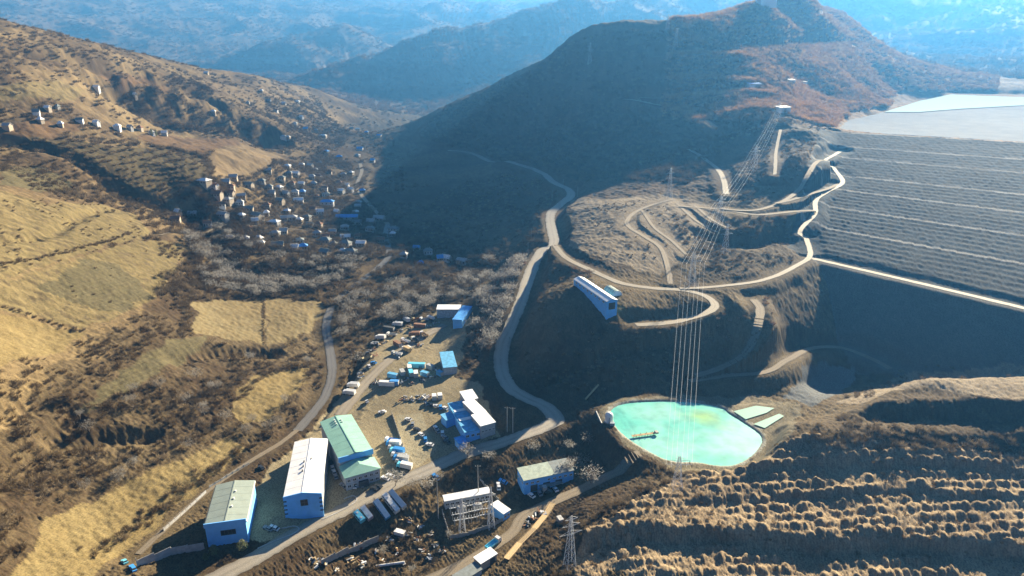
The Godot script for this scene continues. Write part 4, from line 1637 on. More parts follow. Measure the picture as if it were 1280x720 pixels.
func factory() -> void:
	# grey-roofed hall with a blue end wall
	var f := frame([256, 659], [307, 652], [303, 603], 10.0)
	var o := thing("industrial_hall", "grey-roofed hall with sky-blue end wall and one strip window, beside the stone wall", "building", f.at, f.turn)
	var w: float = f.w
	var l: float = f.l
	part("wall", gable_walls(w, l, f.low, 10.0, 1.1), mats.blue_wall, o)
	gable_roof(o, w, l, 10.0, 1.1, 0.25, [mats.grey_roof, mats.grey_roof], 6)
	part("parapet", box_mesh(Vector3(0, 10.7, l * 0.5 + 0.3), Vector3(w + 0.6, 1.9, 0.4)), mats.blue_wall, o)
	for s in [-1.0, 1.0]:
		part("gutter", box_mesh(Vector3(s * (w * 0.5 + 0.42), 9.85, 0), Vector3(0.4, 0.5, l)), mats.trim if s > 0 else mats.dark_steel, o)
	window(o, Vector3(0.6, 6.2, l * 0.5 + 0.02), 5.4, 2.2, 0.0, 4, 1, mats.dark_steel)
	vents(o, [Vector3(1.2, 11.3, 4), Vector3(1.2, 11.3, -1), Vector3(1.2, 11.3, -6)], mats.galvanised)
	# white-roofed hall
	f = frame([355, 622], [401, 617], [390, 551], 10.0)
	o = thing("industrial_hall", "long white-roofed hall with sky-blue end wall and small square window", "building", f.at, f.turn)
	w = f.w
	l = f.l
	part("wall", gable_walls(w, l, f.low, 10.0, 1.2), mats.pale_wall, o)
	part("end_wall", box_mesh(Vector3(0, (10.4 + f.low) * 0.5, l * 0.5 + 0.2), Vector3(w + 0.8, 10.4 - f.low, 0.4)), mats.blue_wall, o)
	part("end_gable", gable_end(w + 0.8, 10.4, 1.3, l * 0.5 + 0.4, 0.4), mats.blue_wall, o)
	gable_roof(o, w, l, 10.0, 1.2, 0.3, [mats.white_roof, mats.white_roof], 8)
	window(o, Vector3(0.4, 6.8, l * 0.5 + 0.42), 2.8, 2.8, 0.0, 2, 2, mats.dark_steel)
	for s in [-1.0, 1.0]:
		for k in 4:
			part("wall_slot", box_mesh(Vector3(s * (w * 0.5 - 0.2), 2.2 + k * 2.0, l * 0.5 + 0.45), Vector3(1.3, 0.55, 0.12)), mats.dark_steel, o)
	vents(o, [Vector3(-1.4, 11.4, -2), Vector3(-1.4, 11.4, 1.5), Vector3(-1.4, 11.4, 5), Vector3(1.5, 11.2, -4)], mats.dark_steel)
	# green-roofed factory: tall hall, and a lower hipped office block at its front
	f = frame([424, 574], [465, 563], [446, 517], 10.0)
	o = thing("green_roofed_factory", "green-roofed factory hall with a lower hipped office block at its front", "building", f.at, f.turn)
	w = f.w
	l = f.l
	part("hall_wall", gable_walls(w, l, f.low, 10.0, 1.3), mats.stone_wall, o)
	gable_roof(o, w, l, 10.0, 1.3, 0.3, [mats.green_roof, mats.green_roof], 6)
	part("hall_end_wall", box_mesh(Vector3(0, 9.6, l * 0.5 + 0.25), Vector3(w + 0.9, 2.6, 0.4)), mats.blue_wall, o)
	vents(o, [Vector3(-1.6, 11.5, -14), Vector3(-1.6, 11.5, -12), Vector3(-1.6, 11.5, -10), Vector3(1.4, 11.5, -13), Vector3(1.4, 11.5, -11)], mats.galvanised)
	var al := 9.5
	var annex := part("office_wall", gable_walls(w + 0.4, al, f.low - 0.3, 6.6, 0.0), mats.stone_wall, o, Transform3D(Basis(), Vector3(0, 0, l * 0.5 + al * 0.5 + 0.5)))
	part("office_roof", hip_roof(w + 0.4, al, 6.6, 2.0, 0.5, true), mats.green_roof, annex)
	for k in 6:
		for j in 2:
			if not (j == 0 and k in [2, 3]):
				window(annex, Vector3((k + 0.5) / 6.0 * w - w * 0.5, 1.6 + j * 2.8, al * 0.5 + 0.02), 1.4, 1.3, 0.0)
	part("entrance", box_mesh(Vector3(0, 1.4, al * 0.5 + 0.6), Vector3(4.2, 2.8, 1.2)), mats.dark_steel, annex)
	# blue and white offices beyond the concrete pad
	shed("white-roofed back block of the blue office row", [582, 501], [597, 498], [592, 488], 7.0, 0.6, mats.pale_wall, [mats.white_roof], "office_block", {"category": "building", "flat": true})
	shed("white-roofed middle block of the blue office row", [594, 518], [607, 514], [598, 498.5], 7.0, 0.6, mats.pale_wall, [mats.white_roof], "office_block", {"category": "building", "flat": true})
	shed("white-roofed front block of the blue office row with windows", [601, 533], [619, 528], [609, 515.5], 7.0, 0.6, mats.pale_wall, [mats.white_roof], "office_block", {"category": "building", "flat": true, "windows": 4})
	var bo := shed("long blue-roofed office wing with white bands beside the white blocks", [581, 541], [601, 537], [580.5, 502], 5.0, 0.5, mats.blue_wall, [mats.blue_roof], "office_wing", {"category": "building", "flat": true, "windows": 3})
	for s in [-0.36, 0.2]:
		part("roof_band", box_mesh(Vector3(0, 5.65, s * 16.0), Vector3(7.0, 0.3, 2.2)), mats.white_roof, bo)
	shed("small blue porch shed on the side of the office wing", [558, 526], [569, 522.5], [566, 515], 4.0, 0.4, mats.blue_wall, [mats.blue_roof], "shed", {"flat": true})
	shed("small bright-blue roofed kiosk below the office wing", [574, 555], [584, 552], [579, 545.5], 3.2, 0.3, mats.blue_wall, [mats.bright_blue_roof], "kiosk", {"flat": true, "category": "kiosk"})
	# workshop under the road bank: pale green and slate roof
	f = frame([655, 601], [717, 588], [706, 575.5], 6.5)
	o = thing("workshop", "blue workshop with half pale-green half slate roof below the road bank", "building", f.at, f.turn)
	w = f.w
	l = f.l
	part("wall", gable_walls(w, l, f.low, 6.5, 0.0), mats.blue_wall, o)
	part("roof_half", roof_slab(Vector3(-w * 0.5 - 0.3, 6.5, l * 0.5 + 0.3), Vector3(w * 0.12, 6.5, l * 0.5 + 0.3), Vector3(w * 0.12, 7.3, -l * 0.5 - 0.3), Vector3(-w * 0.5 - 0.3, 7.3, -l * 0.5 - 0.3)), mats.pale_green_roof, o)
	part("roof_half", roof_slab(Vector3(w * 0.12, 6.52, l * 0.5 + 0.3), Vector3(w * 0.5 + 0.3, 6.52, l * 0.5 + 0.3), Vector3(w * 0.5 + 0.3, 7.32, -l * 0.5 - 0.3), Vector3(w * 0.12, 7.32, -l * 0.5 - 0.3)), mats.slate_roof, o)
	for k in 9:
		if k != 3:
			window(o, Vector3((k + 0.5) / 9.0 * w - w * 0.5, 4.6, l * 0.5 + 0.02), 1.3, 0.9, 0.0)
	for k in 3:
		part("gate", box_mesh(Vector3((k + 0.8) / 4.0 * w - w * 0.5, 1.6, l * 0.5 + 0.07), Vector3(3.2, 3.4, 0.14)), mats.dark_steel, o)
		window(o, Vector3(-w * 0.5 - 0.02, 4.4, (k - 1) * l * 0.28), 1.2, 1.0, -PI / 2)
	part("lean_to", box_mesh(Vector3(w * 0.02, 2.6, l * 0.5 + 1.2), Vector3(w * 0.46, 0.25, 2.2)), mats.slate_roof, o)
	part("stair_tower", box_mesh(Vector3(-w * 0.12, 1.2, l * 0.5 + 2.0), Vector3(1.8, 3.2, 2.2)), mats.pale_wall, o)
	# substation houses and lower sheds
	shed("long low white-roofed switch house behind the substation yard", [556, 626.5], [612.5, 616], [610, 610.5], 4.0, 0.5, mats.stone_wall, [mats.white_roof], "switch_house", {"category": "building", "flat": true, "windows": 9})
	shed("small blue shed with white roof beside the substation yard", [629.5, 642.5], [637.5, 637.5], [629, 623], 4.0, 0.4, mats.blue_wall, [mats.white_roof], "shed", {"flat": true, "windows": 2})
	shed("pale grey flat-roofed shed beside the lower lane", [601, 705], [621, 692.5], [610, 687.5], 3.6, 0.3, mats.cream, [mats.white_roof], "shed", {"flat": true, "door": true})
	shed("dark slate-roofed shed joined to the pale grey shed", [575, 729], [602, 712], [594, 704], 3.4, 0.5, mats.stone_wall, [mats.slate_roof], "shed", {"flat": true})
	shed("teal-blue flat roof shelter at the edge of the thicket yard", [554.5, 460], [571, 458.5], [563.5, 440.5], 5.0, 0.5, mats.stone_wall, [mats.blue_roof], "shelter", {"flat": true})
	shed("long white-roofed shed at the far end of the vehicle yard", [546, 387], [575, 387], [576, 382], 5.0, 0.4, mats.stone_wall, [mats.white_roof], "shed", {"flat": true})
	shed("bright blue-roofed shed at the far end of the vehicle yard", [566, 399.5], [577.5, 400.5], [589, 384], 5.0, 0.5, mats.blue_wall, [mats.bright_blue_roof], "shed", {"flat": true})
	# warehouse on the shelf
	f = frame([758.5, 378], [771.7, 376], [737, 347], 5.0)
	o = thing("warehouse", "long white-roofed warehouse on the hillside shelf above the main road", "building", f.at, f.turn)
	w = f.w
	l = f.l
	part("wall", gable_walls(w, l, f.low, 5.0, 1.2), mats.blue_wall, o)
	gable_roof(o, w, l, 5.0, 1.2, 0.3, [mats.white_roof, mats.white_roof], 8)
	part("gate", box_mesh(Vector3(0, 1.9, l * 0.5 + 0.08), Vector3(w * 0.6, 4.0, 0.16)), mats.dark_steel, o)
	for k in 8:
		window(o, Vector3(-w * 0.5 - 0.02, 3.6, (k - 3.5) * l / 8.5), 2.0, 1.0, -PI / 2)
	var bq := hit(766, 366)
	o = thing("barrel_shed", "pale green barrel-vaulted shed behind the long warehouse", "shed", bq, f.turn)
	keep_clear.append(Vector3(bq.x, bq.z, 8.0))
	var st := st_new()
	for k in 10:
		var t0 := PI * k / 10.0
		var t1 := PI * (k + 1) / 10.0
		for s in [[4.0, -0.0]]:
			quad(st, Vector3(cos(t0) * 3.2, sin(t0) * 3.0, 5.5), Vector3(cos(t1) * 3.2, sin(t1) * 3.0, 5.5), Vector3(cos(t1) * 3.2, sin(t1) * 3.0, -5.5), Vector3(cos(t0) * 3.2, sin(t0) * 3.0, -5.5))
	part("vault", done(st), mats.pale_green_roof, o)
	st = st_new()
	for z in [5.4, -5.4]:
		for k in 10:
			var t0 := PI * k / 10.0
			var t1 := PI * (k + 1) / 10.0
			tri(st, Vector3(0, 0, z), Vector3(cos(t0) * 3.2, sin(t0) * 3.0, z), Vector3(cos(t1) * 3.2, sin(t1) * 3.0, z))
	part("end_wall", done(st), mats.white_roof, o)
	for k in 5:
		part("rib", rib_mesh(3.25, 3.05, -5.0 + k * 2.5), mats.white_roof, o)
	part("plinth", box_mesh(Vector3(0, -0.7, 0), Vector3(6.8, 1.5, 11.4)), mats.concrete, o)
	# hill-top houses
	for h in [[942, 110, "blue-roofed long building with white wall on the shaded ridge side", 16.0, 6.0, 5.0, "bright_blue_roof"], [978, 140, "white building at the end of the power line on the ridge", 14.0, 8.0, 5.0, "white_roof"], [988, 104, "small white house on the crest of the ridge", 9.0, 7.0, 4.0, "white_roof"], [1003, 106, "pale cream house beside the crest of the ridge", 9.0, 7.0, 4.0, "cream"], [957, 8, "white block of a building on the highest crest", 26.0, 14.0, 10.0, "white_roof"]]:
		var p := hit(h[0], h[1])
		o = thing("hill_building", h[2], "building", Vector3(p.x, ground(p.x, p.z), p.z), 0.3)
		part("wall", gable_walls(h[3], h[4], -2.0, h[5], 0.0), mats.white_paint, o)
		part("roof", roof_slab(Vector3(-h[3] * 0.5 - 0.4, h[5], h[4] * 0.5 + 0.4), Vector3(h[3] * 0.5 + 0.4, h[5], h[4] * 0.5 + 0.4), Vector3(h[3] * 0.5 + 0.4, h[5] + 0.8, -h[4] * 0.5 - 0.4), Vector3(-h[3] * 0.5 - 0.4, h[5] + 0.8, -h[4] * 0.5 - 0.4)), mats[h[6]], o)


func rib_mesh(rx: float, ry: float, z: float) -> ArrayMesh:
	var st := st_new()
	for k in 10:
		var t0 := PI * k / 10.0
		var t1 := PI * (k + 1) / 10.0
		bar(st, Vector3(cos(t0) * rx, sin(t0) * ry, z), Vector3(cos(t1) * rx, sin(t1) * ry, z), 0.1, 0.1, 4)
	return done(st)


func gable_end(w: float, y: float, rise: float, z: float, thick: float) -> ArrayMesh:
	var st := st_new()
	var a := [Vector3(-w * 0.5, y, z), Vector3(w * 0.5, y, z), Vector3(0, y + rise, z)]
	var b := []
	for p in a:
		b.append(p - Vector3(0, 0, thick))
	tri(st, a[0], a[2], a[1])
	tri(st, b[0], b[1], b[2])
	for k in 3:
		quad(st, a[k], a[(k + 1) % 3], b[(k + 1) % 3], b[k])
	return done(st)


# ---------------------------------------------------------------- village
# u, v of the house foot, roof kind (0 dark slate, 1 rusty brown, 2 white sheet, 3 bright blue, 4 grey), width in metres
const HOUSES := [
	[256, 230, 2, 13], [292, 225, 4, 9], [288, 236, 1, 9], [311, 234, 0, 11], [327, 229, 0, 9], [352, 225, 0, 9], [361, 219, 0, 8], [377, 209, 2, 8], [387, 209, 4, 11], [222, 268, 2, 8], [219, 277, 1, 10], [241, 270, 4, 9],
	[279, 271, 4, 11], [322, 272, 0, 12], [333, 269, 2, 6], [334, 260, 1, 8], [350, 253, 0, 10], [359, 266, 2, 7], [364, 275, 4, 13], [343, 281, 2, 12], [319, 279, 2, 7], [288, 301, 2, 7], [306, 302, 2, 9], [324, 302, 2, 8],
	[327, 307, 2, 6], [347, 309, 0, 12], [373, 303, 0, 11], [379, 312, 3, 9], [378, 243, 3, 8], [409, 256, 3, 17], [421, 267, 2, 7], [434, 274, 3, 26], [384, 274, 0, 9], [426, 241, 2, 10], [438, 240, 2, 9], [453, 241, 3, 8],
	[424, 231, 1, 11], [429, 220, 4, 9], [439, 218, 2, 8], [408, 192, 3, 9], [424, 199, 3, 10], [450, 188, 3, 11], [466, 203, 3, 8], [447, 196, 4, 9], [447, 163, 2, 9], [440, 162, 4, 10], [458, 167, 3, 8], [474, 171, 3, 9], [382, 163, 3, 9],
	[368, 157, 4, 9], [404, 172, 2, 13], [355, 173, 4, 10], [406, 238, 1, 8], [474, 276, 4, 13], [406, 304, 0, 13], [432, 307, 0, 12], [438, 318, 0, 14], [431, 287, 4, 9], [463, 289, 0, 10], [492, 288, 0, 12], [491, 296, 2, 6],
	[521, 314, 3, 7], [535, 318, 0, 9], [550, 327, 3, 6], [558, 326, 2, 9], [578, 329, 4, 11], [526, 332, 3, 6], [10, 162, 4, 11], [46, 144, 0, 9], [51, 153, 2, 9], [60, 138, 2, 9], [72, 136, 0, 7], [76, 158, 2, 7], [100, 153, 0, 10],
	[121, 157, 2, 9], [147, 162, 2, 10], [163, 163, 4, 9], [175, 163, 1, 9], [190, 169, 4, 9], [206, 170, 2, 9], [121, 112, 2, 10], [169, 121, 2, 8], [258, 93, 2, 11], [267, 142, 2, 9], [355, 131, 2, 9], [372, 129, 2, 10], [377, 148, 2, 8],
	[369, 156, 4, 8], [360, 174, 4, 8], [327, 115, 2, 9], [337, 127, 4, 9], [398, 283, 1, 9], [416, 292, 4, 8], [448, 298, 1, 8], [340, 245, 4, 8], [395, 248, 1, 8], [365, 232, 1, 8], [390, 224, 4, 8], [412, 218, 1, 7], [300, 256, 4, 8],
	[310, 289, 1, 8], [355, 293, 4, 8], [476, 303, 1, 8], [505, 322, 4, 7], [260, 283, 1, 8], [400, 206, 4, 7], [420, 180, 1, 8], [395, 165, 4, 8], [345, 140, 1, 8], [310, 130, 4, 8],
]


func village() -> void:
	var walls := [mats.cream, mats.pale_wall, mats.cream, mats.white_paint]
	var roofs := [mats.slate_roof, mats.rust, mats.white_roof, mats.bright_blue_roof, mats.steel]
	var word := ["dark slate", "rusty brown", "white sheet", "bright blue", "grey sheet"]
	var list := HOUSES.duplicate()
	var plan := polygon([[266, 232], [330, 222], [400, 204], [452, 232], [482, 296], [430, 318], [300, 310]])
	var tries := 0
	while list.size() < HOUSES.size() + 42 and tries < 4000:      # the close-packed homes of the village core
		tries += 1
		var u := rng.randf_range(262.0, 486.0)
		var v := rng.randf_range(204.0, 318.0)
		var w := hit(u, v)
		if not Geometry2D.is_point_in_polygon(flat(w), plan) or road_near(w.x, w.z) < 3.0:
			continue
		var open := true
		for o in list:
			if absf(o[0] - u) < 8.0 and absf(o[1] - v) < 5.0:
				open = false
		if open:
			list.append([u, v, [2, 4, 1, 2, 0, 4][rng.randi() % 6], rng.randf_range(7.0, 11.0)])
	for h in list:
		var p := hit(h[0], h[1])
		var w: float = h[3] * (0.62 if h[0] < 340 and h[1] < 180 else 0.85)
		var l := w * rng.randf_range(0.55, 0.75) if w < 14 else 7.0
		var high := rng.randf_range(2.6, 4.0)
		var rise := rng.randf_range(1.5, 2.4)
		var where := "in the shade of the hill" if h[2] == 3 and h[0] > 400 and h[1] < 225 else ("on the upper slope" if h[0] < 340 and h[1] < 180 else ("at the valley's far end" if h[1] < 180 else "in the valley village"))
		var long: String = "long " if w > 14 else ("broad " if w > 11 else ("small " if w < 8 else ""))
		var hip := rng.randf() < 0.45
		var label: String = "%shouse with %s %s roof %s" % [long, word[h[2]], "hipped" if hip else "gabled", where]
		var y := 1e9
		for s in [-0.5, 0.5]:
			for t in [-0.5, 0.5]:
				y = minf(y, ground(p.x + w * s, p.z + l * t))
		var o := thing("house", label, "house", Vector3(p.x, ground(p.x, p.z), p.z), rng.randf_range(-0.5, 0.35), "village houses " + where)
		keep_clear.append(Vector3(p.x, p.z, w * 0.5))
		var low: float = y - o.position.y - 0.5
		var wall: Material = walls[rng.randi() % 4]
		part("wall", gable_walls(w, l, low, high, 0.0 if hip else rise, false), wall, o)
		var rm: Material = roofs[h[2]]
		if hip:
			part("roof", hip_roof(w, l, high, rise, 0.5), rm, o)
		else:
			var pivot := Node3D.new()
			pivot.name = "roof"
			o.add_child(pivot)
			pivot.rotation.y = PI / 2
			gable_roof(pivot, l, w, high, rise, 0.4, [rm, rm])
		if h[1] > 200:
			for k in 3:
				part("window", box_mesh(Vector3((k - 1) * w * 0.3, high * 0.55, l * 0.5 + 0.03), Vector3(1.1, 1.3, 0.1)), mats.pane, o)
			part("chimney", box_mesh(Vector3(w * 0.2, high + rise * 0.9, -0.4), Vector3(0.6, 1.6, 0.6)), mats.concrete, o)


# ---------------------------------------------------------------- vehicles
func prism(st: SurfaceTool, outline: Array, half: float, tuck := 0.0) -> void:       # side outline (z, y) swept across x; tuck narrows the upper points
	var n := outline.size()
	var top := -1e9
	var low := 1e9
	for p in outline:
		top = maxf(top, p[1])
		low = minf(low, p[1])
	var l := []
	var r := []
	for p in outline:
		var x: float = half - tuck * (p[1] - low) / (top - low)
		l.append(Vector3(-x, p[1], p[0]))
		r.append(Vector3(x, p[1], p[0]))
	for k in n:
		quad(st, l[k], l[(k + 1) % n], r[(k + 1) % n], r[k])
	for k in range(1, n - 1):
		tri(st, l[0], l[k + 1], l[k])
		tri(st, r[0], r[k], r[k + 1])


func wheels(o: Node, zs: Array, x: float, rad_: float) -> void:
	var c := CylinderMesh.new()
	c.top_radius = rad_
	c.bottom_radius = rad_
	c.height = 0.28
	c.radial_segments = 12
	c.rings = 1
	for z in zs:
		for s in [-x, x]:
			part("wheel", c, mats.tyre, o, Transform3D(Basis(Vector3.BACK, PI / 2), Vector3(s, rad_, z)))


func put(u: float, v: float) -> Vector3:
	var p := hit(u, v)
	return Vector3(p.x, ground(p.x, p.z), p.z)


func tilt_to_ground(o: Node3D, half_w: float, half_l: float) -> void:      # rest a vehicle on sloping ground
	var b := o.transform.basis
	var p := o.position
	var f := p + b.z * half_l
	var k := p - b.z * half_l
	var r := p + b.x * half_w
	var s := p - b.x * half_w
	var z := (Vector3(f.x, ground(f.x, f.z), f.z) - Vector3(k.x, ground(k.x, k.z), k.z)).normalized()
	var x := (Vector3(r.x, ground(r.x, r.z), r.z) - Vector3(s.x, ground(s.x, s.z), s.z)).normalized()
	var y := z.cross(x).normalized()
	o.transform.basis = Basis(y.cross(z).normalized(), y, z)
	o.position.y = maxf(ground(p.x, p.z), (ground(f.x, f.z) + ground(k.x, k.z)) * 0.5) + 0.03


func car(u: float, v: float, turn: float, paint_: Material, label: String, group := "") -> void:
	var o := thing("car", label, "car", put(u, v), turn, group)
	tilt_to_ground(o, 0.8, 1.4)
	var st := st_new()
	prism(st, [[-2.15, 0.3], [-2.2, 0.75], [-2.0, 0.92], [-0.75, 0.98], [1.5, 1.0], [2.1, 0.9], [2.15, 0.35]], 0.86, 0.06)
	part("body", done(st), paint_, o)
	st = st_new()
	prism(st, [[-0.85, 0.96], [-0.2, 1.4], [1.15, 1.4], [1.75, 0.96]], 0.78, 0.12)
	part("window_glass", done(st), mats.pane, o)
	st = st_new()
	prism(st, [[-0.25, 1.4], [-0.2, 1.46], [1.15, 1.46], [1.2, 1.4]], 0.69, 0.04)
	part("car_roof", done(st), paint_, o)
	wheels(o, [-1.35, 1.35], 0.8, 0.32)


func bus(u: float, v: float, turn: float, paint_: Material, roof: Material, long: float, label: String) -> void:
	var o := thing("bus", label, "bus", put(u, v), turn, "buses parked below the main road")
	tilt_to_ground(o, 1.1, long * 0.35)
	var st := st_new()
	var z := long * 0.5
	prism(st, [[-z, 0.45], [-z, 1.5], [-z + 0.12, 2.75], [z - 0.05, 2.75], [z, 0.45]], 1.22, 0.06)
	part("body", done(st), paint_, o)
	part("roof", box_mesh(Vector3(0, 2.82, 0), Vector3(2.2, 0.16, long - 0.4)), roof, o)
	for s in [-1.0, 1.0]:
		for k in int(long / 1.5):
			part("side_window", box_mesh(Vector3(s * 1.2, 1.95, -z + 0.95 + k * 1.5), Vector3(0.08, 0.8, 1.2)), mats.pane, o)
	part("windscreen", box_mesh(Vector3(0, 1.9, -z + 0.04), Vector3(2.0, 1.0, 0.12)), mats.pane, o)
	for k in 2:
		part("roof_hatch", box_mesh(Vector3(0, 2.95, -z * 0.5 + k * z), Vector3(0.8, 0.12, 0.8)), mats.trim, o)
	wheels(o, [-z * 0.6, z * 0.6], 1.08, 0.46)


func truck(u: float, v: float, turn: float, cab: Material, load_: Material, kind: int, label: String, group := "") -> void:
	var o := thing("truck", label, "truck", put(u, v), turn, group)
	tilt_to_ground(o, 1.1, 2.4)
	part("chassis", box_mesh(Vector3(0, 0.75, 0), Vector3(1.0, 0.25, 7.0)), mats.dark_steel, o)
	var st := st_new()
	prism(st, [[-3.6, 0.55], [-3.65, 1.5], [-3.3, 2.5], [-1.9, 2.5], [-1.9, 0.55]], 1.15, 0.08)
	part("cab", done(st), cab, o)
	part("windscreen", box_mesh(Vector3(0, 1.95, -3.5), Vector3(1.9, 0.75, 0.25)), mats.pane, o)
	if kind == 0:
		st = st_new()
		box(st, Vector3(0, 1.0, 1.0), Vector3(2.4, 0.18, 5.4))
		for s in [-1.15, 1.15]:
			box(st, Vector3(s, 1.4, 1.0), Vector3(0.1, 0.9, 5.4))
		for z in [-1.65, 3.65]:
			box(st, Vector3(0, 1.4, z), Vector3(2.4, 0.9, 0.1))
		part("cargo_bed", done(st), load_, o)
	elif kind == 1:
		part("cargo_box", box_mesh(Vector3(0, 2.0, 1.0), Vector3(2.4, 2.3, 5.4)), load_, o)
	else:
		var t := CylinderMesh.new()
		t.top_radius = 1.1
		t.bottom_radius = 1.1
		t.height = 5.2
		t.radial_segments = 16
		part("tank", t, load_, o, Transform3D(Basis(Vector3.RIGHT, PI / 2), Vector3(0, 2.0, 1.0)))
	wheels(o, [-2.7, 1.6, 2.7], 1.02, 0.5)


func container(u: float, v: float, turn: float, m: Material, size: Vector3, label: String, group := "") -> void:
	var o := thing("container", label, "container", put(u, v), turn, group)
	o.position.y = minf(ground(o.position.x + 1.0, o.position.z + 1.0), minf(o.position.y, ground(o.position.x - 1.0, o.position.z - 1.0))) + 0.05
	part("body", box_mesh(Vector3(0, size.y * 0.5 + 0.15, 0), size), m, o)
	part("door", box_mesh(Vector3(0, size.y * 0.5 + 0.15, size.z * 0.5 + 0.04), Vector3(size.x * 0.9, size.y * 0.9, 0.1)), mats.steel, o)
	for s in [-0.5, 0.5]:
		part("skid", box_mesh(Vector3(s * size.x * 0.8, 0.0, 0), Vector3(0.2, 0.5, size.z)), mats.dark_steel, o)


func scrap(u: float, v: float, sd: int, size: float, label: String, group: String) -> void:       # a heap of dumped plate, beams and pipe
	var o := thing("scrap_heap", label, "scrap", put(u, v), 0.0, group)
	var g := RandomNumberGenerator.new()
	g.seed = sd
	var m := [mats.rust, mats.steel, mats.dark_steel, mats.white_paint, mats.timber]
	for k in 9:
		var s := Vector3(g.randf_range(0.3, 0.8), g.randf_range(0.2, 0.9), g.randf_range(0.8, 2.6)) * size
		var st := st_new()
		box(st, Vector3.ZERO, s)
		part(["beam", "plate", "crate"][k % 3], done(st), m[g.randi() % 5], o, Transform3D(Basis.from_euler(Vector3(g.randf_range(-0.25, 0.25), g.randf() * TAU, g.randf_range(-0.25, 0.25))), Vector3(g.randfn() * size * 1.1, s.y * 0.45 + (k / 5) * 0.5 * size, g.randfn() * size * 1.1)))


